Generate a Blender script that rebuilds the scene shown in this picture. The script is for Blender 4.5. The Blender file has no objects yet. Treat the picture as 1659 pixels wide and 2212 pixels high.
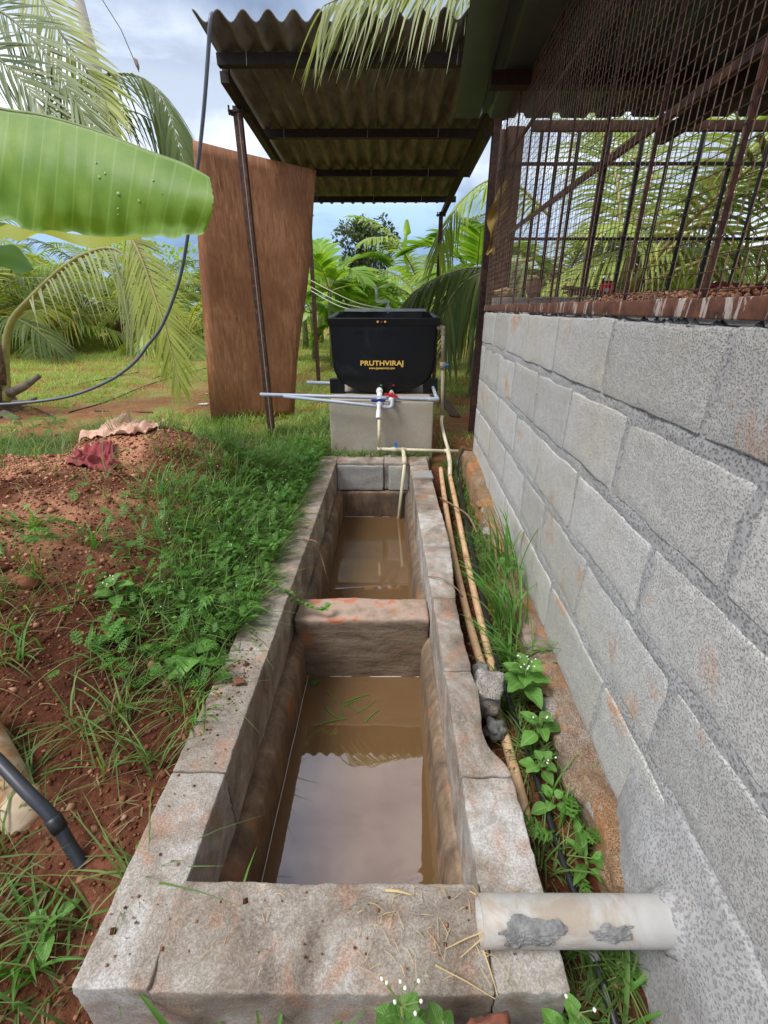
import bpy, math, random
import numpy as np
from mathutils import Vector, Matrix, noise as mn
R=math.radians
rnd=random.Random(7); rng=np.random.default_rng(7)
S=bpy.context.scene; COL=S.collection
# ---------------------------------------------------------------- camera
PITCH=R(24.55); YAW=R(.26); F=965.0; CX,CY=829.5,1106.0
cam=bpy.data.objects.new('camera',bpy.data.cameras.new('camera')); COL.objects.link(cam)
cam.location=(0,0,1.0); cam.rotation_euler=(R(90)-PITCH,0,YAW)
cam.data.sensor_fit='VERTICAL'; cam.data.sensor_height=36; cam.data.lens=F/2212*36
cam.data.clip_start=.02; cam.data.clip_end=2000; S.camera=cam
# ---------------------------------------------------------------- sky, sun, exposure
SUN_EL,SUN_AZ=R(58),R(-118)      # azimuth from +Y towards +X
W=bpy.data.worlds.new('World'); S.world=W; W.use_nodes=True
def setup_world():
    nt=W.node_tree; nt.nodes.clear(); n=nt.nodes.new; l=nt.links.new
    out=n('ShaderNodeOutputWorld'); bg=n('ShaderNodeBackground'); bg.inputs[1].default_value=.13
    l(bg.outputs[0],out.inputs[0])
    sky=n('ShaderNodeTexSky'); sky.sky_type='NISHITA'; sky.sun_disc=False
    sky.sun_elevation=SUN_EL; sky.sun_rotation=SUN_AZ; sky.air_density=1.2; sky.dust_density=1.5
    tc=n('ShaderNodeTexCoord'); mp=n('ShaderNodeMapping'); mp.inputs['Scale'].default_value=(1,1,1.9); mp.inputs['Location'].default_value=(.35,.2,.4)
    l(tc.outputs['Generated'],mp.inputs[0])
    nz=n('ShaderNodeTexNoise'); nz.inputs['Scale'].default_value=3.3; nz.inputs['Detail'].default_value=9; nz.inputs['Roughness'].default_value=.56; nz.inputs['Distortion'].default_value=.35
    l(mp.outputs[0],nz.inputs[0])
    r1=n('ShaderNodeValToRGB'); l(nz.outputs[0],r1.inputs[0])
    c=r1.color_ramp; c.elements[0].position=.38; c.elements[0].color=(.32,.38,.48,1); c.elements[1].position=.58; c.elements[1].color=(1,1,1,1)
    e=c.elements.new(.48); e.color=(.62,.67,.76,1)
    # low blue band of rain cloud towards the horizon, white glow higher up
    sp=n('ShaderNodeSeparateXYZ'); l(tc.outputs['Generated'],sp.inputs[0])
    r2=n('ShaderNodeValToRGB'); l(sp.outputs[2],r2.inputs[0]); c=r2.color_ramp
    c.elements[0].position=0; c.elements[0].color=(.38,.54,.76,1)
    c.elements[1].position=1; c.elements[1].color=(1.0,.93,.98,1)
    for p,k in ((.10,(.32,.50,.78)),(.17,(.46,.66,.92)),(.225,(1.22,1.25,1.28)),(.32,(1.15,1.18,1.22)),(.40,(.44,.52,.66)),(.55,(.50,.56,.68)),(.72,(1.05,1.0,1.06))):
        e=c.elements.new(p); e.color=(*k,1)
    mx=n('ShaderNodeMix'); mx.data_type='RGBA'; mx.blend_type='MULTIPLY'; mx.inputs[0].default_value=.80
    r3=n('ShaderNodeValToRGB'); l(sp.outputs[0],r3.inputs[0]); r3.color_ramp.elements[0].position=.16; r3.color_ramp.elements[0].color=(0,0,0,1); r3.color_ramp.elements[1].position=.42; r3.color_ramp.elements[1].color=(.8,.8,.8,1)
    m3=n('ShaderNodeMix'); m3.data_type='RGBA'; l(r3.outputs[0],m3.inputs[0]); l(r2.outputs[0],m3.inputs[6]); m3.inputs[7].default_value=(1.05,1.08,1.12,1)
    l(m3.outputs[2],mx.inputs[6]); l(r1.outputs[0],mx.inputs[7])
    sc=n('ShaderNodeVectorMath'); sc.operation='SCALE'; sc.inputs[3].default_value=7.0; l(mx.outputs[2],sc.inputs[0])
    m2=n('ShaderNodeMix'); m2.data_type='RGBA'; m2.inputs[0].default_value=.86
    l(sky.outputs[0],m2.inputs[6]); l(sc.outputs[0],m2.inputs[7]); l(m2.outputs[2],bg.inputs[0])
setup_world()
sl=bpy.data.lights.new('sun','SUN'); sl.energy=2.3; sl.angle=R(24); sl.color=(1,.975,.94)
so=bpy.data.objects.new('sun',sl); COL.objects.link(so)
sd=Vector((math.sin(SUN_AZ)*math.cos(SUN_EL),math.cos(SUN_AZ)*math.cos(SUN_EL),math.sin(SUN_EL)))
so.rotation_euler=(-sd).to_track_quat('-Z','Y').to_euler()
S.view_settings.view_transform='Standard'; S.view_settings.look='None'; S.view_settings.exposure=.54; S.view_settings.gamma=1
S.view_settings.use_curve_mapping=False
try:
    S.cycles.max_bounces=7; S.cycles.transparent_max_bounces=8; S.cycles.caustics_reflective=False; S.cycles.caustics_refractive=False
except Exception: pass

# ---------------------------------------------------------------- helpers
_fw=Vector((-math.sin(YAW)*math.cos(PITCH),math.cos(YAW)*math.cos(PITCH),-math.sin(PITCH)))
_rt=Vector((math.cos(YAW),math.sin(YAW),0)); _up=_rt.cross(_fw); C0=Vector((0,0,1.0))
def at(x,y,X=None,Y=None,Z=None,D=None):
    "a point of the place seen at photo position x, y (photo 1659 wide), on the plane X=, Y=, Z= or at depth D"
    r=_fw+(x-CX)/F*_rt+(CY-y)/F*_up
    t=D if D is not None else (X/r.x if X is not None else Y/r.y if Y is not None else (Z-1)/r.z)
    return C0+r*t
def wx(y): return .517+.0408*y            # x of the block wall face at y

def tag(o,label=None,cat=None,group=None,kind=None):
    if label: o['label']=label
    if cat: o['category']=cat
    if group: o['group']=group
    if kind: o['kind']=kind
    return o
def empty(name,loc=(0,0,0),label=None,cat=None,group=None):
    o=bpy.data.objects.new(name,None); COL.objects.link(o); o.location=loc; o.empty_display_size=.1
    return tag(o,label,cat,group)
def link(name,me,m=None,parent=None,smooth=False):
    if m is not None and not me.materials: me.materials.append(m)
    if smooth: me.polygons.foreach_set('use_smooth',[True]*len(me.polygons))
    o=bpy.data.objects.new(name,me); COL.objects.link(o)
    if parent is not None:
        o.parent=parent; o.matrix_parent_inverse=Matrix.Translation(-wloc(parent))
    return o
def wloc(o): return Vector(o.location) if o.type=='EMPTY' else Vector((0,0,0))
def arrmesh(name,V,Fq):
    "fast mesh from vertex array (n,3) and face array (m,3|4)"
    me=bpy.data.meshes.new(name); V=np.asarray(V,dtype=np.float32); Fq=np.asarray(Fq,dtype=np.int32)
    k=Fq.shape[1]; me.vertices.add(len(V)); me.vertices.foreach_set('co',V.ravel())
    me.loops.add(Fq.size); me.loops.foreach_set('vertex_index',Fq.ravel())
    me.polygons.add(len(Fq)); me.polygons.foreach_set('loop_start',np.arange(0,Fq.size,k,dtype=np.int32))
    me.update(calc_edges=True); return me
class MB:
    def __init__(s): s.v=[]; s.f=[]
    def add(s,vs,fs):
        b=len(s.v); s.v+=[tuple(q) for q in vs]; s.f+=[tuple(i+b for i in f) for f in fs]; return s
    def box(s,a,b,rot=0,c=None):
        (x0,y0,z0),(x1,y1,z1)=a,b
        vs=[Vector((x,y,z)) for z in(z0,z1) for y in(y0,y1) for x in(x0,x1)]
        if rot:
            c=Vector(c or ((x0+x1)/2,(y0+y1)/2,0)); M=Matrix.Rotation(rot,3,'Z'); vs=[M@(v-c)+c for v in vs]
        return s.add(vs,[(0,2,3,1),(4,5,7,6),(0,1,5,4),(2,6,7,3),(0,4,6,2),(1,3,7,5)])
    def bar(s,p,q,w,h,up=(0,0,1)):
        p=Vector(p);q=Vector(q);d=(q-p).normalized();u=Vector(up)
        if abs(d.dot(u))>.98:u=Vector((0,1,0))
        r=d.cross(u).normalized();u=r.cross(d)
        vs=[]
        for e in(p,q):
            for a,b in((-1,-1),(1,-1),(1,1),(-1,1)): vs.append(e+r*a*w/2+u*b*h/2)
        return s.add(vs,[(3,2,1,0),(4,5,6,7),(0,1,5,4),(1,2,6,5),(2,3,7,6),(3,0,4,7)])
    def angle(s,p,q,w,t=.005,up=(0,0,1),side=1):
        "an L-shaped angle iron"
        p=Vector(p);q=Vector(q);d=(q-p).normalized();u=Vector(up)
        if abs(d.dot(u))>.98:u=Vector((0,1,0))
        r=d.cross(u).normalized()*side;u=r.cross(d)*side
        prof=[(0,0),(w,0),(w,t),(t,t),(t,w),(0,w)]
        vs=[e+r*a+u*b for e in(p,q) for a,b in prof]
        return s.add(vs,[tuple(range(5,-1,-1)),tuple(range(6,12))]+[(i,(i+1)%6,6+(i+1)%6,6+i) for i in range(6)])
    def tube(s,pts,r,seg=10,cap=True):
        pts=[Vector(p) for p in pts]; n=len(pts); rs=r if isinstance(r,(list,tuple)) else [r]*n
        vs=[];u=None
        for i,p in enumerate(pts):
            d=(pts[min(i+1,n-1)]-pts[max(i-1,0)])
            d=d.normalized() if d.length>1e-9 else Vector((0,0,1))
            if u is None: u=d.orthogonal().normalized()
            u=(u-d*u.dot(d)); u=u.normalized() if u.length>1e-6 else d.orthogonal().normalized(); w=d.cross(u)
            for k in range(seg):
                a=2*math.pi*k/seg; vs.append(p+(u*math.cos(a)+w*math.sin(a))*rs[i])
        fs=[(i*seg+k,i*seg+(k+1)%seg,(i+1)*seg+(k+1)%seg,(i+1)*seg+k) for i in range(n-1) for k in range(seg)]
        if cap: fs+=[tuple(range(seg-1,-1,-1)),tuple((n-1)*seg+k for k in range(seg))]
        return s.add(vs,fs)
    def build(s,name,m,parent=None,smooth=False):
        me=bpy.data.meshes.new(name); me.from_pydata([tuple(v) for v in s.v],[],s.f); me.update()
        return link(name,me,m,parent,smooth)
def smoothpath(P,n=6):
    P=[Vector(p) for p in P]; out=[]
    for i in range(len(P)-1):
        a=P[max(i-1,0)];b=P[i];c=P[i+1];d=P[min(i+2,len(P)-1)]
        for k in range(n):
            t=k/n; out.append(.5*((2*b)+(c-a)*t+(2*a-5*b+4*c-d)*t*t+(3*b-a-3*c+d)*t**3))
    out.append(P[-1]); return out
def grid_faces(nu,nv,off=0):
    i=np.arange(nu-1)[:,None]*nv+np.arange(nv-1)[None,:]+off
    return np.stack([i,i+nv,i+nv+1,i+1],-1).reshape(-1,4)
def gridmesh(name,fn,nu,nv,m,parent=None,uv=False,smooth=True):
    us=np.linspace(0,1,nu);vs=np.linspace(0,1,nv)
    V=[tuple(fn(float(u),float(v))) for u in us for v in vs]; Fq=grid_faces(nu,nv); me=arrmesh(name,V,Fq)
    if uv:
        ul=me.uv_layers.new(name='UVMap'); U=np.array([(u,v) for u in us for v in vs],dtype=np.float32)
        ul.data.foreach_set('uv',U[Fq.ravel()].ravel())
    return link(name,me,m,parent,smooth)
def scatter(name,tv,tf,M,m,parent=None,smooth=False,jit=0):
    "one mesh of many transformed copies of a small template; M is (n,3,4)"
    tv=np.asarray(tv,float); tf=np.asarray(tf); n=len(M); k=len(tv)
    V=np.einsum('nij,kj->nki',M[:,:,:3],tv)+M[:,None,:,3]
    if jit: V+=rng.normal(0,jit,V.shape)
    Fq=(tf[None]+(np.arange(n)*k)[:,None,None]).reshape(-1,tf.shape[1])
    return link(name,arrmesh(name,V.reshape(-1,3),Fq),m,parent,smooth)
def mats(pos,yaw,tilt,sx,sy,sz,roll=None):
    "transforms: scale, lean by tilt towards local +x, spin by yaw, move"
    pos=np.asarray(pos,float); n=len(pos); cy,sy_=np.cos(yaw),np.sin(yaw); ct,st=np.cos(tilt),np.sin(tilt); z=np.zeros(n);o=np.ones(n)
    Rz=np.stack([np.stack([cy,-sy_,z],-1),np.stack([sy_,cy,z],-1),np.stack([z,z,o],-1)],1)
    Ry=np.stack([np.stack([ct,z,st],-1),np.stack([z,o,z],-1),np.stack([-st,z,ct],-1)],1)
    A=Rz@Ry
    if roll is not None:
        cr,sr=np.cos(roll),np.sin(roll); A=A@np.stack([np.stack([cr,-sr,z],-1),np.stack([sr,cr,z],-1),np.stack([z,z,o],-1)],1)
    A=A*np.stack([sx*o,sy*o,sz*o],-1)[:,None,:]
    return np.concatenate([A,pos[:,:,None]],2)
def nz(p,s=1.0): return mn.noise(Vector(p)*s)
def nzv(p,s=1.0): return mn.noise_vector(Vector(p)*s)
def rough_box(name,a,b,m,parent=None,r=.008,step=.03,amp=.004,freq=9,warp=None,fine=.0015):
    "a worn box: rounded arrises, subdivided faces, uneven surface"
    a=Vector(a);b=Vector(b); ax=[]
    for i in range(3):
        n=max(2,int((b[i]-a[i])/step)); rr=min(r,(b[i]-a[i])/3)
        L=[a[i],a[i]+rr*.4,a[i]+rr]+list(np.linspace(a[i]+rr,b[i]-rr,n+1)[1:-1])+[b[i]-rr,b[i]-rr*.4,b[i]]; ax.append(L)
    idx={};V=[];Fq=[]
    lo=a+Vector((r,r,r));hi=b-Vector((r,r,r))
    def vid(i,j,k):
        key=(i,j,k)
        if key in idx:return idx[key]
        p=Vector((ax[0][i],ax[1][j],ax[2][k])); q=Vector([min(max(p[c],min(lo[c],(a[c]+b[c])/2)),max(hi[c],(a[c]+b[c])/2)) for c in range(3)])
        d=p-q
        if d.length>1e-9: p=q+d.normalized()*r
        w=warp(p) if warp else p
        w=Vector(w)+nzv(w,freq)*amp+nzv(w,freq*5.3)*fine
        idx[key]=len(V);V.append(tuple(w));return idx[key]
    nx,ny,nz_=(len(t)-1 for t in ax)
    for j in range(ny):
        for k in range(nz_):
            Fq.append((vid(0,j,k),vid(0,j,k+1),vid(0,j+1,k+1),vid(0,j+1,k))); Fq.append((vid(nx,j,k),vid(nx,j+1,k),vid(nx,j+1,k+1),vid(nx,j,k+1)))
    for i in range(nx):
        for k in range(nz_):
            Fq.append((vid(i,0,k),vid(i+1,0,k),vid(i+1,0,k+1),vid(i,0,k+1))); Fq.append((vid(i,ny,k),vid(i,ny,k+1),vid(i+1,ny,k+1),vid(i+1,ny,k)))
    for i in range(nx):
        for j in range(ny):
            Fq.append((vid(i,j,0),vid(i,j+1,0),vid(i+1,j+1,0),vid(i+1,j,0))); Fq.append((vid(i,j,nz_),vid(i+1,j,nz_),vid(i+1,j+1,nz_),vid(i,j+1,nz_)))
    return link(name,arrmesh(name,V,Fq),m,parent,True)
def rock(name,c,s,m,parent=None,seed=0,sub=3,rough=.25,freq=2.2,flat=None):
    import bmesh
    bm=bmesh.new(); bmesh.ops.create_icosphere(bm,subdivisions=sub,radius=1)
    o=Vector((seed*7.3,seed*3.1,seed))
    for v in bm.verts:
        p=v.co.copy(); k=1+rough*mn.noise(p*freq+o)+rough*.4*mn.noise(p*freq*3+o)
        q=Vector([max(-.72,min(.72,t)) for t in p])*1.2 if flat else p
        v.co=Vector((q.x*s[0],q.y*s[1],q.z*s[2]))*k
    me=bpy.data.meshes.new(name); bm.to_mesh(me); bm.free(); me.transform(Matrix.Translation(Vector(c)))
    return link(name,me,m,parent,True)

# ---------------------------------------------------------------- materials
class G:
    def __init__(s,name):
        s.m=bpy.data.materials.new(name); s.m.use_nodes=True; s.t=s.m.node_tree; s.t.nodes.clear()
        s.o=s.n('ShaderNodeOutputMaterial'); s.p=s.n('ShaderNodeBsdfPrincipled'); s.l(s.p.outputs[0],s.o.inputs[0])
        s.tc=s.n('ShaderNodeTexCoord')
    def n(s,t): return s.t.nodes.new(t)
    def l(s,a,b): s.t.links.new(a,b)
    def co(s,scale=(1,1,1),kind='Object',rot=(0,0,0)):
        mp=s.n('ShaderNodeMapping'); mp.inputs['Scale'].default_value=scale; mp.inputs['Rotation'].default_value=rot; s.l(s.tc.outputs[kind],mp.inputs[0]); return mp.outputs[0]
    def noise(s,sc,det=4,ro=.55,co=None,dist=0):
        x=s.n('ShaderNodeTexNoise'); x.inputs['Scale'].default_value=sc; x.inputs['Detail'].default_value=det; x.inputs['Roughness'].default_value=ro; x.inputs['Distortion'].default_value=dist
        s.l(co if co is not None else s.tc.outputs['Object'],x.inputs[0]); return x.outputs[0]
    def vor(s,sc,co=None,feat='F1'):
        x=s.n('ShaderNodeTexVoronoi'); x.inputs['Scale'].default_value=sc; x.feature=feat
        s.l(co if co is not None else s.tc.outputs['Object'],x.inputs[0]); return x
    def ramp(s,fac,*st):
        x=s.n('ShaderNodeValToRGB'); s.l(fac,x.inputs[0]); c=x.color_ramp
        for i,(p,k) in enumerate(st):
            k=(k,k,k) if not isinstance(k,(tuple,list)) else k
            if i<2: e=c.elements[i]; e.position=p
            else: e=c.elements.new(p)
            e.color=(*k,1)
        return x.outputs[0]
    def mix(s,fac,a,b,mode='MIX'):
        x=s.n('ShaderNodeMix'); x.data_type='RGBA'; x.blend_type=mode; x.clamp_factor=True
        for v,i in((fac,0),(a,6),(b,7)):
            if isinstance(v,(int,float)): x.inputs[i].default_value=v if i==0 else (v,v,v,1)
            elif isinstance(v,tuple): x.inputs[i].default_value=(*v,1)
            else: s.l(v,x.inputs[i])
        return x.outputs[2]
    def math(s,op,a,b=0):
        x=s.n('ShaderNodeMath'); x.operation=op
        for v,i in((a,0),(b,1)):
            if isinstance(v,(int,float)): x.inputs[i].default_value=v
            else: s.l(v,x.inputs[i])
        return x.outputs[0]
    def bump(s,h,st=.4,d=.01,prev=None):
        x=s.n('ShaderNodeBump'); x.inputs['Strength'].default_value=st; x.inputs['Distance'].default_value=d; s.l(h,x.inputs['Height'])
        if prev is not None: s.l(prev,x.inputs['Normal'])
        return x.outputs[0]
    def island(s): x=s.n('ShaderNodeNewGeometry'); return x.outputs['Random Per Island']
    def orand(s): x=s.n('ShaderNodeObjectInfo'); return x.outputs['Random']
    def fin(s,col,rough=.8,normal=None,metal=0,spec=None,trans=None):
        for v,k in((col,'Base Color'),(rough,'Roughness'),(metal,'Metallic')):
            if isinstance(v,(int,float)) : s.p.inputs[k].default_value=v if k!='Base Color' else (v,v,v,1)
            elif isinstance(v,tuple): s.p.inputs[k].default_value=(*v,1)
            else: s.l(v,s.p.inputs[k])
        if spec is not None: s.p.inputs['Specular IOR Level'].default_value=spec
        if normal is not None: s.l(normal,s.p.inputs['Normal'])
        if trans:
            tb=s.n('ShaderNodeBsdfTranslucent'); ms=s.n('ShaderNodeMixShader'); ms.inputs[0].default_value=trans[0]
            tcol=s.mix(1.0,col if not isinstance(col,tuple) else col,trans[1],'MULTIPLY')
            s.l(tcol,tb.inputs[0]); s.l(s.p.outputs[0],ms.inputs[1]); s.l(tb.outputs[0],ms.inputs[2]); s.l(ms.outputs[0],s.o.inputs[0])
        return s.m
M={}
def tankmat(name,sh):
    g=G(name); a=g.noise(5.5,6,.62,dist=.8); b=g.noise(11,6,.65,dist=.5); sp=g.noise(210,6,.8); sp2=g.noise(110,6,.75)
    c=g.ramp(a,(.34-sh,(.17,.14,.11)),(.46-sh,(.31,.265,.215)),(.56-sh,(.43,.39,.335)),(.68-sh,(.60,.58,.545)))
    c=g.mix(g.ramp(b,(.51,0),(.66,.7)),c,(.46,.235,.14)); c=g.mix(g.ramp(g.noise(3.1,4,.6),(.56,0),(.68,.5)),c,(.27,.26,.25))
    c=g.mix(g.math('MULTIPLY',g.ramp(sp2,(.50,0),(.64,.7)),g.ramp(g.noise(6,3,.5),(.46,0),(.64,.8))),c,(.62,.58,.55))
    c=g.mix(g.math('MULTIPLY',g.ramp(sp,(.33,.8),(.40,0)),g.ramp(g.noise(4,3,.5),(.40,.15),(.6,1))),c,(.15,.10,.075)); c=g.mix(g.ramp(g.noise(22,5,.7),(.35,.45),(.55,0)),c,(.24,.18,.135)); c=g.mix(.35,c,g.ramp(g.noise(420,2,.6),(.3,.7),(.7,1.25)),'MULTIPLY')
    h=g.math('ADD',g.ramp(sp,(.3,0),(.5,1)),g.math('ADD',sp2,g.noise(30,5,.7)))
    # a mossy dark bloom on the upright faces only grows where water runs
    return g.fin(c,.93,g.bump(h,.6,.004),spec=.2)
def concrete(name,base,dark,stain,stain_lo=.58,pit=.42,yellow=(.40,.36,.27),rnd_amt=.14,bump=.55,white=None,pf=230):
    g=G(name); big=g.noise(2.6,5,.6); fine=g.noise(420,3,.7); mid=g.noise(38,5,.65); vv=g.vor(pf*1.1); pits=g.math('ADD',g.math('MULTIPLY',g.noise(pf*1.6,6,.8),.62),g.math('MULTIPLY',vv.outputs[0],.42))
    c=g.mix(g.ramp(big,(.40,0),(.66,1)),base,yellow)
    c=g.mix(g.ramp(mid,(.35,.6),(.60,0)),c,dark)
    c=g.mix(g.math('MULTIPLY',g.ramp(pits,(pit-.08,.6),(pit+.015,0)),g.ramp(g.noise(5.5,4,.6),(.36,.15),(.62,1))),c,tuple(t*.5 for t in dark)); c=g.mix(g.ramp(g.noise(13,5,.7),(.42,0),(.68,.35)),c,dark)
    if white: c=g.mix(g.math('MULTIPLY',g.ramp(g.noise(75,4,.7),(.53,0),(.60,1)),g.ramp(g.noise(3.3,3,.5),(.45,0),(.62,1))),c,white)
    st=g.noise(4.2,6,.62,dist=.6); c=g.mix(g.ramp(st,(stain_lo,0),(stain_lo+.12,.85)),c,stain)
    v=g.ramp(fine,(.3,.72),(.7,1.22)); c=g.mix(.55,c,v,'MULTIPLY')
    k=g.math('MULTIPLY_ADD',g.orand(),rnd_amt*2); k.node.inputs[2].default_value=1-rnd_amt
    c=g.mix(1.0,c,k,'MULTIPLY')
    h=g.math('ADD',g.math('MULTIPLY',g.ramp(pits,(.3,0),(.5,1)),.8),g.math('ADD',g.math('MULTIPLY',fine,.35),mid))
    return g.fin(c,.93,g.bump(h,bump,.005),spec=.2)
M['block']=concrete('concrete_block_grey',(.58,.575,.55),(.45,.44,.42),(.56,.27,.11),.59,.37,(.54,.515,.43),.10,.8,pf=200)
M['mortar']=concrete('mortar_grey',(.46,.46,.455),(.35,.35,.345),(.44,.33,.24),.70,.43,(.46,.45,.42),.03,.9,pf=130)
M['cement']=concrete('cement_smooth',(.44,.435,.43),(.31,.31,.305),(.46,.33,.22),.60,.35,(.34,.325,.30),.04,.7,pf=160)
M['tank']=tankmat('tank_concrete_stained',.0)
M['tankw']=tankmat('tank_concrete_pale',.09)
M['ped']=concrete('pedestal_plaster',(.52,.46,.38),(.43,.38,.31),(.42,.25,.16),.68,.30,(.42,.37,.28),.02,.3)
M['footing']=concrete('footing_earthy',(.40,.27,.16),(.24,.13,.07),(.60,.26,.09),.50,.46,(.42,.38,.34),.03,1.0,pf=330)
def m_plaster():
    g=G('tank_plaster_brown'); cv=g.co((9,9,2.6)); a=g.noise(1.6,8,.72,cv,.25); b=g.noise(7,6,.6); c=g.ramp(a,(.32,(.10,.072,.05)),(.47,(.19,.135,.09)),(.58,(.28,.195,.125)),(.72,(.38,.33,.27)))
    c=g.mix(g.ramp(b,(.56,0),(.68,.8)),c,(.42,.17,.06)); c=g.mix(g.ramp(g.noise(3.4,5,.6),(.52,0),(.64,.75)),c,(.13,.11,.09))
    return g.fin(c,.75,g.bump(g.math('ADD',g.noise(80,5,.75),g.math('MULTIPLY',a,.4)),.35,.004),spec=.3)
M['plaster']=m_plaster()
def m_water():
    g=G('muddy_water'); a=g.noise(1.3,3,.5); c=g.mix(a,(.15,.085,.036),(.19,.112,.05)); x=g.vor(1.0); 
    w=g.noise(7,2,.4); g.p.inputs['IOR'].default_value=1.9; g.p.inputs['Coat Weight'].default_value=0
    return g.fin(c,.015,g.bump(w,.03,.01),spec=.85)
M['water']=m_water()
def m_soil(name,cols,fine=60):
    g=G(name); a=g.noise(1.1,6,.65); b=g.noise(fine,4,.7); c=g.ramp(a,(.32,cols[0]),(.5,cols[1]),(.66,cols[2])); c=g.mix(.7,c,g.ramp(b,(.3,.45),(.68,1.45)),'MULTIPLY')
    return g.fin(c,.97,g.bump(g.math('ADD',b,g.noise(18,5,.7)),.9,.012),spec=.15)
def m_ground():
    g=G('red_soil_ground'); sx=g.n('ShaderNodeSeparateXYZ'); g.l(g.tc.outputs['Object'],sx.inputs[0])
    a=g.noise(1.4,6,.65); b=g.noise(70,4,.7)
    c=g.ramp(a,(.34,(.062,.022,.013)),(.5,(.125,.044,.023)),(.66,(.24,.10,.055)))
    topm=g.math('MULTIPLY',g.ramp(sx.outputs[2],(.14,0),(.30,1)),g.ramp(g.noise(2.1,4,.6),(.42,0),(.56,1)))
    c=g.mix(topm,c,(.50,.24,.14))
    far=g.ramp(g.math('DIVIDE',sx.outputs[1],12.0),(.26,0),(.34,1))
    fl=g.ramp(g.noise(.9,6,.7),(.42,(.30,.115,.055)),(.52,(.30,.20,.08)),(.60,(.24,.30,.065)))
    c=g.mix(far,c,fl); c=g.mix(.7,c,g.ramp(b,(.3,.45),(.68,1.5)),'MULTIPLY')
    return g.fin(c,.96,g.bump(g.math('ADD',b,g.noise(20,5,.7)),.9,.012),spec=.15)
M['ground']=m_ground()
def m_clod():
    g=G('soil_clods'); r=g.island(); c=g.ramp(r,(0,(.075,.026,.014)),(.45,(.16,.058,.028)),(.8,(.30,.125,.065)),(1,(.46,.26,.17)))
    return g.fin(c,.95,spec=.15)
M['clod']=m_clod()
def m_clodp():
    g=G('gravel_pale'); r=g.island(); c=g.ramp(r,(0,(.28,.115,.06)),(.5,(.47,.22,.12)),(1,(.60,.34,.22)))
    return g.fin(c,.95,spec=.15)
M['clodp']=m_clodp()
def m_leaf(name,c0,c1,c2,tr=.35,rough=.5,tint=(1.5,1.6,.6),sc=0):
    g=G(name); r=g.island(); c=g.ramp(r,(0,c0),(.55,c1),(1,c2))
    k=g.math('MULTIPLY_ADD',g.orand(),.35); k.node.inputs[2].default_value=.83; c=g.mix(1.0,c,k,'MULTIPLY')
    if sc: c=g.mix(.5,c,g.ramp(g.noise(sc,3,.6),(.3,.6),(.7,1.35)),'MULTIPLY')
    return g.fin(c,rough,None,spec=.35,trans=(tr,tint))
M['grass']=m_leaf('grass_green',(.085,.15,.038),(.125,.22,.052),(.22,.31,.09),.35)
M['grassdry']=m_leaf('grass_dry',(.26,.20,.10),(.38,.31,.16),(.22,.24,.09),.3,.7,(1.2,1.1,.7))
M['field']=m_leaf('field_grass',(.18,.28,.065),(.26,.37,.075),(.36,.43,.12),.35)
M['weed']=m_leaf('weed_leaf',(.065,.19,.03),(.11,.27,.045),(.17,.35,.06),.35)
M['dark']=m_leaf('dark_foliage',(.045,.075,.035),(.08,.11,.05),(.12,.15,.07),.2)
M['mid']=m_leaf('mid_foliage',(.20,.33,.05),(.30,.44,.07),(.42,.52,.11),.35)
M['palm']=m_leaf('palm_leaflet',(.20,.31,.055),(.30,.40,.075),(.44,.48,.12),.32,.42)
M['palmd']=m_leaf('palm_leaflet_dark',(.075,.125,.036),(.125,.18,.05),(.27,.27,.075),.25,.42)
M['palmy']=m_leaf('palm_leaflet_yellow',(.18,.25,.05),(.28,.34,.055),(.60,.40,.045),.35,.45)
M['palmt']=m_leaf('palm_leaflet_pale',(.24,.30,.13),(.34,.38,.18),(.46,.46,.24),.3,.45)
M['areca']=m_leaf('areca_leaflet',(.14,.27,.035),(.22,.38,.05),(.34,.47,.08),.38,.42)
M['banana']=m_leaf('banana_far_leaf',(.20,.36,.06),(.28,.45,.09),(.36,.50,.12),.4,.4)
def m_simple(name,c,rough=.5,metal=0,var=.25,sc=12,bump=0,spec=None,c2=None,th=.6):
    g=G(name); a=g.noise(sc,5,.6); col=g.mix(.9,c,g.ramp(a,(.3,1-var),(.7,1+var)),'MULTIPLY')
    if c2: col=g.mix(g.ramp(g.noise(sc*.6,6,.65,dist=.5),(th-.05,0),(th+.06,1)),col,c2)
    return g.fin(col,rough,g.bump(a,bump,.004) if bump else None,metal,spec)
M['rachis']=m_simple('frond_stalk',(.30,.28,.07),.5,0,.3,9)
M['rachisd']=m_simple('frond_stalk_olive',(.17,.17,.055),.5,0,.3,9)
M['trunk']=m_simple('palm_trunk',(.20,.165,.125),.9,0,.5,14,.8)
M['fibre']=m_simple('palm_fibre',(.13,.075,.045),.95,0,.6,22,1.0,c2=(.30,.21,.14))
M['bark']=m_simple('tree_bark',(.12,.10,.08),.9,0,.5,14,.8)
M['arecat']=m_simple('areca_trunk',(.20,.24,.10),.7,0,.4,10)
M['rust']=m_simple('rusty_iron',(.075,.034,.026),.65,.15,.45,35,.4,c2=(.16,.065,.032),th=.56)
M['rustd']=m_simple('dark_rusty_iron',(.035,.020,.017),.7,.1,.4,30,.3)
M['wire']=m_simple('rusty_wire',(.20,.125,.085),.6,.2,.5,20)
M['black']=m_simple('black_painted_iron',(.012,.012,.013),.6,0,.3,20)
M['wood']=m_simple('old_timber',(.10,.055,.035),.85,0,.5,16,.6)
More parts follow.
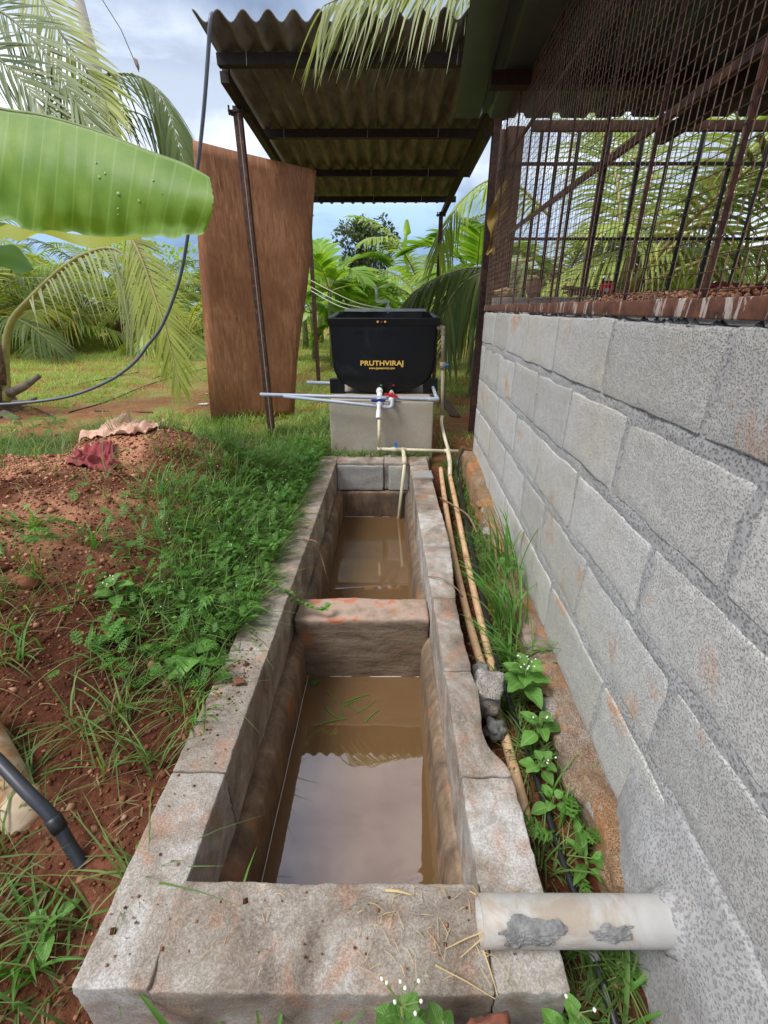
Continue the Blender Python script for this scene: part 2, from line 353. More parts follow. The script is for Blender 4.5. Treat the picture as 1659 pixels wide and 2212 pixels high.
def m_beam():
    g=G('rusty_beam_with_paint_drips'); a=g.noise(22,6,.7); c=g.ramp(a,(.35,(.055,.026,.020)),(.55,(.16,.062,.035)),(.7,(.24,.10,.05)))
    cv=g.co((26,26,5)); d=g.noise(1.0,6,.7,cv,.5); big=g.noise(3.1,3,.5)
    c=g.mix(g.ramp(g.math('ADD',d,g.math('MULTIPLY',big,.55)),(.865,0),(.90,.85)),c,(.56,.48,.42))
    return g.fin(c,.75,g.bump(a,.6,.004),.05)
M['beam']=m_beam()
def m_ply():
    g=G('weathered_plywood'); cv=g.co((16,16,1.1)); a=g.noise(3.0,8,.65,cv,1.0); big=g.noise(2.3,6,.6)
    c=g.ramp(a,(.30,(.24,.098,.045)),(.5,(.43,.19,.088)),(.68,(.58,.30,.16)))
    c=g.mix(g.ramp(big,(.38,.6),(.6,0)),c,(.21,.085,.04)); c=g.mix(g.ramp(g.noise(4.4,6,.7),(.58,0),(.72,.5)),c,(.26,.16,.105))
    sc=g.co((20,20,3.2)); s2=g.noise(1.4,8,.75,sc,1.4); c=g.mix(g.ramp(s2,(.69,0),(.715,.8)),c,(.44,.25,.11))
    sx=g.n('ShaderNodeSeparateXYZ'); g.l(g.tc.outputs['Object'],sx.inputs[0])
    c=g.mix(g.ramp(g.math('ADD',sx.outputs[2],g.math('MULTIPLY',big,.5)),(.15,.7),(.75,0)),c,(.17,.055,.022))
    return g.fin(c,.62,g.bump(a,.35,.003),spec=.3)
M['ply']=m_ply()
def m_asb():
    g=G('fibre_cement_sheet'); cv=g.co((5,1.0,1)); a=g.noise(2.6,6,.65,cv,.4); b=g.noise(8,5,.6)
    c=g.ramp(a,(.32,(.115,.10,.085)),(.5,(.22,.195,.165)),(.68,(.31,.29,.25))); c=g.mix(g.ramp(b,(.5,0),(.7,.55)),c,(.15,.12,.09))
    return g.fin(c,.9,g.bump(g.noise(120,4,.7),.4,.003),spec=.2)
M['asb']=m_asb()
M['ribbed']=m_simple('ribbed_metal_sheet',(.08,.085,.083),.45,.3,.25,4)
M['ceil']=m_simple('shaded_roof_underside',(.075,.068,.060),.8,0,.35,6)  # same roofing as the ribbed overhang, interior shade put into a darker colour
M['tub']=m_simple('black_moulded_plastic',(.0035,.0038,.0045),.36,0,.35,5,.06,spec=.35,c2=(.016,.016,.017),th=.60)
M['tubr']=m_simple('black_plastic_rim',(.006,.0065,.007),.38,0,.3,7,.08,spec=.35)
M['greypvc']=m_simple('grey_pvc',(.40,.44,.52),.38,0,.10,20)
M['creampvc']=m_simple('cream_pvc',(.66,.59,.42),.45,0,.14,18,c2=(.50,.38,.22),th=.68)
M['ochre']=m_simple('clay_stained_pvc',(.64,.42,.25),.55,0,.22,26,.2,c2=(.33,.15,.07),th=.63)
M['beige']=m_simple('dusty_beige_pvc',(.42,.33,.25),.55,0,.2,20)
M['white']=m_simple('white_plastic',(.80,.80,.78),.35,0,.07,14)
M['whitepvc']=m_simple('grubby_white_pvc',(.50,.495,.47),.5,0,.16,14,.08,c2=(.40,.34,.27),th=.57)
M['patch']=m_simple('dried_cement_splash',(.22,.22,.215),.95,0,.4,60,1.0)
M['blue']=m_simple('blue_plastic',(.018,.045,.22),.35,0,.1,14)
M['bluel']=m_simple('bright_blue_plastic',(.03,.22,.62),.35,0,.1,14)
M['red']=m_simple('red_plastic',(.62,.018,.018),.35,0,.1,14)
M['green']=m_simple('green_plastic',(.02,.42,.12),.35,0,.1,14)
M['gold']=m_simple('gold_print',(1.0,.62,.12),.4,0,.1,14)
M['galv']=m_simple('galvanised_bar',(.48,.50,.48),.45,.3,.15,14)
M['hose']=m_simple('black_hose',(.020,.021,.024),.42,0,.25,30)
M['hoseg']=m_simple('slate_hose',(.12,.135,.165),.40,0,.2,12)
M['hoseb']=m_simple('blue_black_hose',(.035,.04,.05),.42,0,.25,30)
M['tanpvc']=m_simple('mud_stained_pipe',(.56,.43,.29),.6,0,.2,16,.15,c2=(.42,.22,.10),th=.56)
M['cloth']=m_simple('dusty_pink_cloth',(.74,.46,.34),.9,0,.15,9,.3)
M['maroon']=m_simple('maroon_cloth',(.26,.040,.045),.85,0,.35,14,.5)
M['yellowcloth']=m_simple('mustard_rag',(.36,.24,.055),.9,0,.35,12,.5)
M['straw']=m_simple('straw',(.62,.46,.22),.8,0,.25,8)
M['twig']=m_simple('dry_twig',(.24,.15,.09),.9,0,.35,20)
M['paper']=m_simple('white_litter',(.78,.80,.82),.6,0,.1,14)
M['stone']=concrete('rubble_grey',(.46,.43,.39),(.32,.30,.27),(.36,.24,.16),.6,.43,(.37,.31,.25),.05,1.0)
M['redstone']=m_simple('red_laterite',(.22,.075,.045),.9,0,.4,12,.7)
M['pole']=m_simple('weathered_concrete_pole',(.48,.44,.40),.9,0,.2,5,.3)
M['rope']=m_simple('pale_cord',(.55,.60,.42),.7,0,.15,14)
M['flower']=m_simple('white_flower',(.80,.80,.72),.6,0,.05,14)
M['stem']=m_simple('green_stem',(.16,.22,.06),.6,0,.3,14)
M['splinter']=m_simple('bare_split_wood',(.55,.28,.14),.8,0,.2,14)
def m_bleaf():
    g=G('banana_leaf_blade'); uvx=g.n('ShaderNodeSeparateXYZ'); g.l(g.tc.outputs['UV'],uvx.inputs[0])
    u=uvx.outputs[0]; w=g.math('SINE',g.math('MULTIPLY',g.math('ADD',u,g.math('MULTIPLY',uvx.outputs[1],.035)),98.0))
    f=g.math('SINE',g.math('MULTIPLY',u,720.0)); a=g.noise(5,4,.6)
    c=g.ramp(a,(.3,(.13,.275,.03)),(.55,(.20,.36,.045)),(.75,(.28,.44,.08)))
    c=g.mix(g.ramp(w,(.90,0),(.99,.32)),c,(.36,.52,.18)); c=g.mix(g.math('MULTIPLY',f,.06),c,(.35,.5,.15))
    c=g.mix(g.ramp(uvx.outputs[1],(.0,.5),(.035,0)),c,(.50,.62,.30)); c=g.mix(g.ramp(uvx.outputs[1],(.95,0),(1.0,.5)),c,(.42,.60,.30))
    return g.fin(c,.48,g.bump(g.math('ADD',w,g.math('MULTIPLY',f,.25)),.12,.003),spec=.35,trans=(.42,(1.7,1.5,.40)))
M['bleaf']=m_bleaf()
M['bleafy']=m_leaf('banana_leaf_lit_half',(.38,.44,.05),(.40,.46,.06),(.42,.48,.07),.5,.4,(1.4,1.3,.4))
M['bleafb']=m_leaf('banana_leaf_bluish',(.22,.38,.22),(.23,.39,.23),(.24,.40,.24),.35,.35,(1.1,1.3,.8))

# ---------------------------------------------------------------- ground
def sm(a,b,x):
    t=max(0,min(1,(x-a)/(b-a))); return t*t*(3-2*t)
def mound(x,y):
    d=math.hypot((x+1.75)/1.05,(y-1.75)/1.12); h=.40*(1-sm(.15,1.45,d))
    d2=math.hypot((x+1.38)/.62,(y-2.42)/.52); h=max(h,.41*(1-sm(.2,1.5,d2)))
    return h*sm(-.50,-.78,x)
def ground_z(x,y):
    z=.0
    if x<-.45: z=-.03+mound(x,y)-.09*sm(1.0,.2,y)*sm(-1.6,-.9,x)
    elif x>.28: z=-.175+.15*sm(2.6,3.7,y)
    else: z=-.03
    if y<.36: z=min(z,-.20+.0*x) if x>-.52 else z
    if x<-.5 and y<.5: z-=.06*sm(-.9,-.55,x)
    if y>3: z=z*(1-sm(3,4.5,y))+0*sm(3,4.5,y)
    n=mn.noise(Vector((x*1.3,y*1.3,0)))*.03+mn.noise(Vector((x*5,y*5,3)))*.012
    if x<-.45 and y<3.2: n+=mn.noise(Vector((x*13,y*13,5)))*.012+mn.noise(Vector((x*3,y*3,8)))*.03*sm(-.55,-.9,x)
    if -.47<x<.285 and .37<y<3.15: return -.85
    if -.5<x<.3 and .33<y<3.2: return -.12
    return z+n*(1 if y<6 else 1.5)
def build_ground():
    xs=list(np.arange(-3.2,.9,.035)); 
    x=-3.2;st=.06
    left=[]
    while x>-400: x-=st; st*=1.22; left.append(x)
    x=xs[-1];st=.06;right=[]
    while x<400: x+=st; st*=1.22; right.append(x)
    xs=left[::-1]+xs+right
    ys=list(np.arange(-.6,4.6,.035)); y=-.6;st=.08;lo=[]
    while y>-25: y-=st; st*=1.35; lo.append(y)
    y=ys[-1];st=.05;hi=[]
    while y<900: y+=st; st*=1.13; hi.append(y)
    ys=lo[::-1]+ys+hi
    V=[(a,b,ground_z(a,b)) for a in xs for b in ys]
    me=arrmesh('ground',V,grid_faces(len(xs),len(ys))[:,::-1]); o=link('ground',me,M['ground'],None,True); me.flip_normals() if me.polygons[0].normal.z<0 else None
    tag(o,kind='structure')
build_ground()

# ---------------------------------------------------------------- block wall
wall=empty('block_wall',(wx(0),0,-.2),'rough grey concrete block wall under the rusty iron beam','wall')
def wallwarp(p): return Vector((p.x+.0408*p.y,p.y,p.z))
ROWS=[(.795,.972,[3.24,2.81,2.475,2.05,1.635,1.20,.765,.36,-.05,-.46]),
      (.582,.765,[3.24,3.08,2.60,2.20,1.79,1.41,1.03,.605,.18,-.24]),
      (.378,.552,[3.24,2.97,2.485,2.05,1.645,1.25,.81,.39,-.03,-.44]),
      (.165,.346,[3.24,3.05,2.62,2.20,1.79,1.48,1.085,.635,.21,-.21]),
      (-.050,.135,[3.24,2.90,2.50,2.08,1.69,1.29,.85,.43,.0,-.40])]
def build_wall():
    k=0
    for z0,z1,js in ROWS:
        for i in range(len(js)-1):
            y1,y0=js[i]-.009,js[i+1]+.009
            dx=rnd.uniform(-.003,.003); g=.010+rnd.random()*.006
            if y1-y0<.03: continue
            def wp(p,dx=dx,s=k*3.7,zc=(z0+z1)/2,yc=(y0+y1)/2):
                # uneven outline: mortar smeared over the block edges
                q=Vector(wallwarp(p)); e=mn.noise(Vector((p.y*6,p.z*6,s)))*.009; f=mn.noise(Vector((p.z*7,p.y*5,s+9)))*.009
                q.z+=e*(1 if p.z>zc else -1)*min(1,abs(p.z-zc)/.05); q.y+=f*min(1,abs(p.y-yc)/.1); q.x+=dx
                return q
            rough_box('concrete_block',(.517,y0,z0),(.66,y1,z1),M['block'],wall,r=.005,step=.026,amp=.0025,freq=11,warp=wp,fine=.002)
            k+=1
    def mw(p):
        q=Vector(wallwarp(p))
        if p.x<.53:
            d=1
            for k,(z0,z1,js) in enumerate(ROWS):
                if k<4: d=min(d,abs(p.z-(z0+ROWS[k+1][1])/2)-.010)
                if z0-.01<p.z<z1+.01:
                    for jy in js[1:]: d=min(d,abs(p.y-jy)-.008)
            d=max(0,d); q.x-=(.0050+.004*mn.noise(Vector((p.y*8,p.z*8,3))))*max(0,1-d/(.020+.022*max(0,mn.noise(Vector((p.y*4,p.z*4,9)))+.3)))
        return q
    rough_box('mortar',(.5235,.05,-.20),(.65,3.232,.972),M['mortar'],wall,r=.006,step=.013,amp=.002,freq=22,warp=mw,fine=.0022)
    # earthy stone foundation that sticks out under the wall
    def fw(p):
        q=Vector(wallwarp(p)); n=mn.noise(Vector((p.y*5,p.z*4,2)))*.022+mn.noise(Vector((p.y*14,p.z*10,5)))*.012
        if p.x<.50: q.x+=n-.010*sm(1.2,2.6,p.y)
        if p.z>-.1: q.z+=mn.noise(Vector((p.y*6,p.x*9,7)))*.018+(.09*sm(1.6,3.0,p.y))
        return q
    rough_box('footing',(.455,.50,-.34),(.60,3.26,-.062),M['footing'],wall,r=.018,step=.022,amp=.008,freq=17,warp=fw,fine=.005)
    r_=random.Random(4)
    for i in range(26):
        y=.55+i*.103+r_.uniform(-.02,.02); x=wx(y)-.055+r_.uniform(-.015,.012)
        rock('stone',(x+.012,y,-.085+.09*sm(1.6,3.0,y)+r_.uniform(-.02,.004)),(.024+.016*r_.random(),.036+.02*r_.random(),.020),M['stone'] if r_.random()<.3 else M['footing'],wall,seed=i,sub=2,rough=.4)
    # smooth cement apron round the outlet of the pipe
    def ap(p):
        q=Vector(wallwarp(p)); t=sm(.30,-.24,p.z)
        if p.x<.53: q.x+=.030*sm(.03,.165,p.z)+.022*sm(.50,.66,p.y)-.02*t*sm(.72,.50,p.y)+mn.noise(Vector((p.y*7,p.z*7,1)))*.009
        else: pass
        q.z+=mn.noise(Vector((p.y*5,3,p.x*4)))*.05*(1 if p.z>0 else 0)+mn.noise(Vector((p.y*19,5,1)))*.012*(1 if p.z>.1 else 0); q.x+=.002*math.sin(p.z*60+p.y*30+4*mn.noise(Vector((p.y*4,p.z*4,2))))*(1 if p.x<.53 else 0)
        return q
    rough_box('cement_apron',(.482,-.46,-.33),(.60,.66,.165),M['cement'],wall,r=.008,step=.024,amp=.006,freq=7,warp=ap,fine=.002)
    # squeezed mortar lumps along the top
    V=[];Fq=[]
    for i in range(90):
        y=.2+3.0*r_.random()**1.2; x=wx(y)+.012+r_.uniform(-.004,.02)
        b=len(V)
        import math as _m
        for a in range(6): V.append((x+.010*_m.cos(a*1.047)*r_.uniform(.6,1.4),y+.018*_m.sin(a*1.047)*r_.uniform(.6,1.5),.968+r_.uniform(-.006,.004)))
        V.append((x,y,.980+r_.uniform(0,.006))); Fq+=[(b+a,b+(a+1)%6,b+6) for a in range(6)]
    tag(link('mortar_crumbs',arrmesh('mortar_crumbs',V,Fq),M['mortar'],wall,True),kind='stuff')
build_wall()

# ---------------------------------------------------------------- settling tank
tank=empty('water_tank',(-.1,1.7,-.6),'long stained concrete tank sunk in the ground, two chambers of brown water','tank')
def xl(y): return (y-.33)*.0109
def build_tank():
    lj=[.335,.705,1.118,1.53,1.94,2.35,2.76,3.18]
    for i in range(len(lj)-1):
        w=lambda p: Vector((p.x+xl(p.y),p.y,p.z+ (0 if p.z<-.1 else mn.noise(Vector((p.x*3,p.y*2.2,4)))*.008)))
        rough_box('concrete_block',(-.51,lj[i]+(.0015 if i else 0),-.205),(-.383,lj[i+1]-.0015,0),M['tankw' if i in(0,) else 'tank'],tank,r=.0045,step=.016,amp=.0018,freq=13,warp=w,fine=.0025)
    rj=[.335,.70,1.03,1.40,1.80,2.22,2.62,2.84,3.18]
    for i in range(len(rj)-1):
        def w(p):
            x=p.x-.0042*(p.y-.6)*(1 if p.x<.22 else .35); 
            c=sm(.705,.78,p.y)*(1-sm(1.25,1.9,p.y)); x=.18+(x-.18)*(1-c*(.33+.2*mn.noise(Vector((0,p.y*9,p.z*3)))))
            return Vector((x,p.y,p.z+(0 if p.z<-.1 else mn.noise(Vector((p.x*3,p.y*2.2,9)))*.012)))
        rough_box('concrete_block',(.179,rj[i]+(.0015 if i else 0),-.205),(.300,rj[i+1]-.0015,0),M['tankw' if i in(0,3,4) else 'tank'],tank,r=.005,step=.016,amp=.0022,freq=13,warp=w,fine=.003)
    w=lambda p: Vector((p.x,p.y,p.z-(.012*sm(.40,.335,p.y) if p.z>-.05 else 0)+(0 if p.z<-.1 else mn.noise(Vector((p.x*4,p.y*4,1)))*.007)))
    rough_box('concrete_block',(-.3845,.333,-.205),(.1785,.483,0),M['tank'],tank,r=.004,step=.014,amp=.0018,freq=13,warp=w,fine=.0025)
    rough_box('concrete_block',(-.362,3.035,-.205),(-.015,3.18,-.002),M['tank'],tank,r=.009,step=.018,amp=.003,freq=13,fine=.0025)
    rough_box('concrete_block',(-.012,3.033,-.205),(.172,3.18,-.004),M['tank'],tank,r=.009,step=.018,amp=.003,freq=13,fine=.0025)
    # grey upper facing of the far end, seen above the brown plaster
    rough_box('rendered_block',(-.35,3.022,-.205),(-.02,3.037,-.022),M['block'],tank,r=.004,step=.02,amp=.004,freq=16,fine=.003)
    rough_box('rendered_block',(.02,3.023,-.205),(.165,3.037,-.022),M['block'],tank,r=.004,step=.02,amp=.004,freq=16,fine=.003)
    # lower plastered walls, standing a little proud
    def lw(p):
        x=p.x+xl(p.y)
        if p.x>-.36: x+=mn.noise(Vector((2,p.y*2,p.z*5)))*.006 - (.020*sm(-.235,-.203,p.z))
        return Vector((x,p.y,p.z+(mn.noise(Vector((p.x*4,p.y*5,1)))*.018 if p.z>-.3 else 0)))
    rough_box('side_wall',(-.50,.345,-.86),(-.343,3.17,-.203),M['plaster'],tank,r=.006,step=.024,amp=.003,freq=9,warp=lw,fine=.0015)
    def rw(p):
        x=p.x-.0042*(p.y-.6)
        if p.x<.2: x+=mn.noise(Vector((3,p.y*3,p.z*5)))*.007+(.026*sm(-.26,-.19,p.z))
        return Vector((x,p.y,p.z+(mn.noise(Vector((p.x*4,p.y*5,6)))*.018 if p.z>-.3 else 0)))
    rough_box('side_wall',(.148,.345,-.86),(.292,3.17,-.203),M['plaster'],tank,r=.006,step=.024,amp=.003,freq=9,warp=rw,fine=.0015)
    rough_box('end_wall',(-.37,3.000,-.86),(.18,3.17,-.212),M['plaster'],tank,r=.012,step=.025,amp=.005,freq=9,fine=.0025)
    rough_box('front_wall',(-.40,.345,-.86),(.20,.470,-.207),M['plaster'],tank,r=.01,step=.04,amp=.003,freq=9)
    def pw(p): return Vector((p.x,p.y,p.z+(mn.noise(Vector((p.x*6,p.y*5,1)))*.012 if p.z>-.3 else 0)))
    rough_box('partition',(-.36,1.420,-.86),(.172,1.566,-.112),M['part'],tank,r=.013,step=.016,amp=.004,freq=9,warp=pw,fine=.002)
    # cement patch on the right rim
    rough_box('cement_patch',(.178,2.705,-.010),(.305,2.835,.012),M['cement'],tank,r=.008,step=.015,amp=.006,freq=14,fine=.002)
def m_part():
    g=G('partition_render'); cv=g.co((3,3,16)); a=g.noise(2.2,7,.65,cv,.8); c=g.ramp(a,(.30,(.10,.075,.05)),(.5,(.22,.165,.115)),(.70,(.31,.25,.18)))
    sx=g.n('ShaderNodeSeparateXYZ'); g.l(g.tc.outputs['Object'],sx.inputs[0])
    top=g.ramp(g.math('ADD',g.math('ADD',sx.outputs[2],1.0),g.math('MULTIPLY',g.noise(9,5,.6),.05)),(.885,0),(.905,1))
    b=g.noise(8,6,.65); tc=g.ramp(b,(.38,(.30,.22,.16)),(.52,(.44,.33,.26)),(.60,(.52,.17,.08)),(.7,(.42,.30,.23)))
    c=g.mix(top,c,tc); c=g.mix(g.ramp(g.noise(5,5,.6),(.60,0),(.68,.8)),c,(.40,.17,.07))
    return g.fin(c,.85,g.bump(g.math('ADD',g.noise(60,5,.7),a),.6,.005),spec=.25)
M['part']=m_part()
build_tank()
def ripple(p,q,cx,cy):
    d=math.hypot(p-cx,q-cy); return .00018*math.sin(d*170)*math.exp(-((d-.08)/.035)**2)
def build_water():
    def f1(u,v): x=-.36+.54*u; y=.44+.99*v; return (x,y,-.41+ripple(x,y,.10,.60)*3)
    o=gridmesh('water',f1,110,150,M['water']); tag(o,kind='structure')
    o=MB().add([(-.36,1.55,-.41),(.17,1.55,-.41),(.17,3.02,-.41),(-.36,3.02,-.41)],[(0,1,2,3)]).build('water',M['water']); tag(o,kind='structure')
build_water()

# ---------------------------------------------------------------- big drain pipe from the wall
def pipe_open(name,pts,r,m,parent=None,seg=28,th=.0035,wob=0):
    mb=MB(); n=len(pts)
    mb.tube(pts,r,seg,cap=False); b=len(mb.v)
    mb.tube(pts,r-th,seg,cap=False); mb.f=mb.f[:(n-1)*seg]+[tuple(reversed(f)) for f in mb.f[(n-1)*seg:]]
    mb.f+=[(k,b+k,b+(k+1)%seg,(k+1)%seg) for k in range(seg)]
    return mb.build(name,m,parent,True)
A=at(1036,1988,Z=.040); B=Vector((.575,A.y+.004,.034))
drain=empty('drain_pipe',A,'wide grubby white pipe from the wall resting across the near end of the tank','pipe')
pts=[A.lerp(B,t/10) for t in range(11)]
pipe_open('pipe_body',pts,.0365,M['whitepvc'],drain)
def splash(c0,sz,seed,n=46):
    rr=random.Random(seed); d=(B-A).normalized(); up=Vector((0,0,1)); sd=d.cross(up).normalized()
    V=[];Fq=[]; nu,nv=44,40
    idx={}
    for i in range(nu):
        for j in range(nv):
            u=(i/(nu-1)-.5);v=(j/(nv-1)-.5); q=math.hypot(u*2,v*2)+.55*mn.noise(Vector((u*4+seed,v*4,seed)))
            if q<.82:
                t=c0[0]+u*sz[0]; a=c0[1]+v*sz[1]; rad=.0365+.0075*max(0,1-q)**.6+.0030*mn.noise(Vector((u*22,v*22,1)))
                idx[(i,j)]=len(V); V.append(A+d*t+(up*math.cos(a)+(-sd*-1)*math.sin(a))*rad)
    for i in range(nu-1):
        for j in range(nv-1):
            k=[(i,j),(i+1,j),(i+1,j+1),(i,j+1)]
            if all(t in idx for t in k): Fq.append([idx[t] for t in k])
    return link('cement_splash',arrmesh('cement_splash',[tuple(v) for v in V],Fq),M['patch'],drain,True)
splash((.085,.75),(.115,1.3),3); splash((.215,.85),(.085,.75),8); splash((.052,.95),(.06,1.1),15)
mb=MB(); pipe_ring=[B.lerp(A,.06),B.lerp(A,.14)]
rock('cement_collar',B.lerp(A,.19)+Vector((0,0,-.006)),(.030,.052,.052),M['cement'],wall,seed=5,sub=3,rough=.22)

# ---------------------------------------------------------------- pedestal
ped=rough_box('pedestal',(-.418,3.31,-.12),(.350,4.32,.378),M['ped'],None,r=.012,step=.04,amp=.004,freq=5,fine=.0015,warp=lambda p:Vector((p.x*(1+.02*(.378-p.z)),p.y,p.z)))
tag(ped,'smooth plastered concrete pedestal carrying the black tub','pedestal')
tag(rough_box('cement_step',(-.45,3.185,-.12),(.33,3.305,-.012),M['tank'],None,r=.02,step=.03,amp=.012,freq=8),'low rough cement strip between tank and pedestal','step')

# ---------------------------------------------------------------- black tub
tub=empty('black_tub',(-.02,3.95,.38),'black plastic mixing tub with gold lettering on the pedestal','tub')
TX=-.018; TY0,TY1=3.60,4.26; ZB=.381; ZT=.935; HW=.405
def uprof(hw,top,bot,n=14,rr=.235):
    "half U outline from the top left round the bottom to the top right"
    P=[(-hw-.012,top),(-hw,top-.12),(-hw+.008,bot+rr)]
    c=(0,0)
    for i in range(1,n):
        a=math.pi+ math.pi*i/n; ex=2.3
        ca,sa=math.cos(a),math.sin(a)
        x=math.copysign(abs(ca)**(2/ex),ca)*(hw-.008); z=bot+rr+ (math.copysign(abs(sa)**(2/ex),sa))*rr; P.append((x,z))
    P+=[(hw-.008,bot+rr),(hw,top-.12),(hw+.012,top)]; return P
def build_tub():
    P=uprof(HW,ZT,ZB); n=len(P); V=[];Fq=[]
    def zlift(y): return .035*(y-TY0)/(TY1-TY0)
    ys=[TY0+.018,TY0,TY0+.0,TY0+.03,TY1-.03,TY1]
    # outer shell: rings with rounded front edge
    rings=[(TY0,.93),(TY0+.004,.965),(TY0+.014,.99),(TY0+.03,1.0),(TY0+.3,1.0),(TY1-.03,1.0),(TY1,.965)]
    def ring(y,s,off=0):
        b=len(V); zc=(ZT+ZB)/2+.05
        for x,z in P:
            top=max(0,(z-(ZT-.12))/.12)
            V.append((TX+x*s,y,(z if z>ZT-.13 else zc+(z-zc)*s)+zlift(y)*sm(.5,.93,z)+off))
        return b
    bs=[ring(y,s) for y,s in rings]
    for a,b in zip(bs,bs[1:]): Fq+=[(a+i,a+i+1,b+i+1,b+i) for i in range(n-1)]
    # front and back panels (slightly bulged), fan as grid rows between mirrored points
    def panel(base,y,sgn):
        h=n//2
        for i in range(h):
            j=n-1-i; L=V[base+i];Rr=V[base+j]
            pass
        rows=[];m=12
        for i in range(h+ (n%2)):
            j=n-1-i; L=Vector(V[base+i]);Rr=Vector(V[base+j]); row=[base+i]
            for k in range(1,m):
                t=k/m; p=L.lerp(Rr,t); p.y+=sgn*(.012*math.sin(math.pi*t)*math.sin(math.pi*min(1,i/(h)))); row.append(len(V)); V.append(tuple(p))
            row.append(base+j); rows.append(row)
        for r0,r1 in zip(rows,rows[1:]):
            for k in range(m):
                q=(r0[k],r0[k+1],r1[k+1],r1[k])
                Fq.append(q if sgn<0 else q[::-1])
    panel(bs[0],TY0,-1); panel(bs[-1],TY1,1)
    me=bpy.data.meshes.new('shell'); me.from_pydata(V,[],[tuple(dict.fromkeys(f)) for f in Fq if len(set(f))>2]); me.update()
    o=link('shell',me,M['tub'],tub,True)
    # inner lining
    V2=[];F2=[]
    P2=[(x*.955,max(z,ZB+.02)) for x,z in P]
    for y in (TY0+.022,TY1-.022):
        for x,z in P2: V2.append((TX+x,y,z+zlift(y)*sm(.5,.93,z)))
    F2=[(i+1,i,n+i,n+i+1) for i in range(n-1)]; m2=bpy.data.meshes.new('lining'); m2.from_pydata(V2,[],F2+[tuple(range(n)),tuple(range(2*n-1,n-1,-1))]); m2.update(); link('lining',m2,M['tubr'],tub,True)
    # rim: thick rolled band round the mouth
    c=[(TX-HW-.014,TY0-.010),(TX+HW+.014,TY0-.010),(TX+HW+.012,TY1-.06),(TX+HW-.045,TY1+.012),(TX-HW+.045,TY1+.012),(TX-HW-.012,TY1-.06)]
    V=[];Fq=[]
    def ringp(ins,z):
        b=len(V); cx=TX;cy=(TY0+TY1)/2
        for x,y in c:
            dx=x-cx;dy=y-cy; V.append((cx+dx*(1-ins/abs(HW)),cy+dy*(1-ins/.34),z+zlift(y)-.0))
        return b
    rs=[ringp(.020,ZT-.062),ringp(.004,ZT-.055),ringp(0,ZT-.008),ringp(.004,ZT),ringp(.026,ZT),ringp(.032,ZT-.01),ringp(.034,ZT-.09)]
    m=len(c)
    for a,b in zip(rs,rs[1:]): Fq+=[(a+i,a+(i+1)%m,b+(i+1)%m,b+i) for i in range(m)]
    me=bpy.data.meshes.new('rim'); me.from_pydata(V,[],Fq); me.update(); rim=link('rim',me,M['tubr'],tub)
    # foot brackets
    for sx in(-1,1):
        MB().box((TX+sx*(HW-.035)-.055,TY0+.02,ZB),(TX+sx*(HW-.035)+.055,TY0+.10,ZB+.11)).build('foot',M['tub'],tub)
        MB().box((TX+sx*(HW-.035)-.055,TY1-.10,ZB),(TX+sx*(HW-.035)+.055,TY1-.02,ZB+.11)).build('foot',M['tub'],tub)
    # liquid
    MB().add([(TX-HW+.03,TY0+.025,ZT-.11),(TX+HW-.03,TY0+.025,ZT-.11),(TX+HW-.03,TY1-.025,ZT-.075),(TX-HW+.03,TY1-.025,ZT-.075)],[(0,1,2,3)]).build('slurry',M['cement'],tub)
    def text(s,size,x,y,z,m,name,bold=.0,depth=.0012,parent=tub,font=None,sx=1.0):
        cu=bpy.data.curves.new(name,'FONT'); cu.body=s; cu.size=size; cu.align_x='CENTER'; cu.extrude=depth; cu.offset=bold; cu.space_character=1.04
        t=bpy.data.objects.new(name,cu); COL.objects.link(t)
        bpy.context.view_layer.update(); dg=bpy.context.evaluated_depsgraph_get(); me=bpy.data.meshes.new_from_object(t.evaluated_get(dg)); bpy.data.objects.remove(t)
        me.transform(Matrix.Translation((x,y,z))@Matrix.Rotation(R(90),4,'X')@Matrix.Diagonal((sx,1,1,1))); me.materials.clear()
        return link(name,me,m,parent)
    a=at(825,789,Y=TY0-.016)
    text('PRUTHVIRAJ',.050,a.x,TY0-.013,a.z-.002,M['gold'],'lettering',.0014,sx=1.17)
    text('www.jeevamrut.com',.0245,a.x,TY0-.014,a.z-.029,M['gold'],'lettering',.0005,sx=.93)
    text('PRUTHVIRAJ',.050,a.x-.04,TY0-.0035,ZT-.122,M['tub'],'embossed_lettering',.0012,.003,sx=1.2)
    for k,(px,mm) in enumerate(((816,'gold'),(824,'maroon'),(832,'gold'))):
        q=at(px,695,Y=TY0-.014); MB().tube([(q.x,TY0-.0125,q.z),(q.x,TY0-.0145,q.z)],[.008,.008],7).build('emblem',M[mm],tub)
    for px,mm in ((823,'green'),(850,'red')):
        q=at(px,832,Y=TY0-.006); MB().tube([(q.x,TY0+.01,q.z),(q.x,TY0-.012,q.z)],[.007,.007],10).build('marker_dot',M[mm],tub)
build_tub()
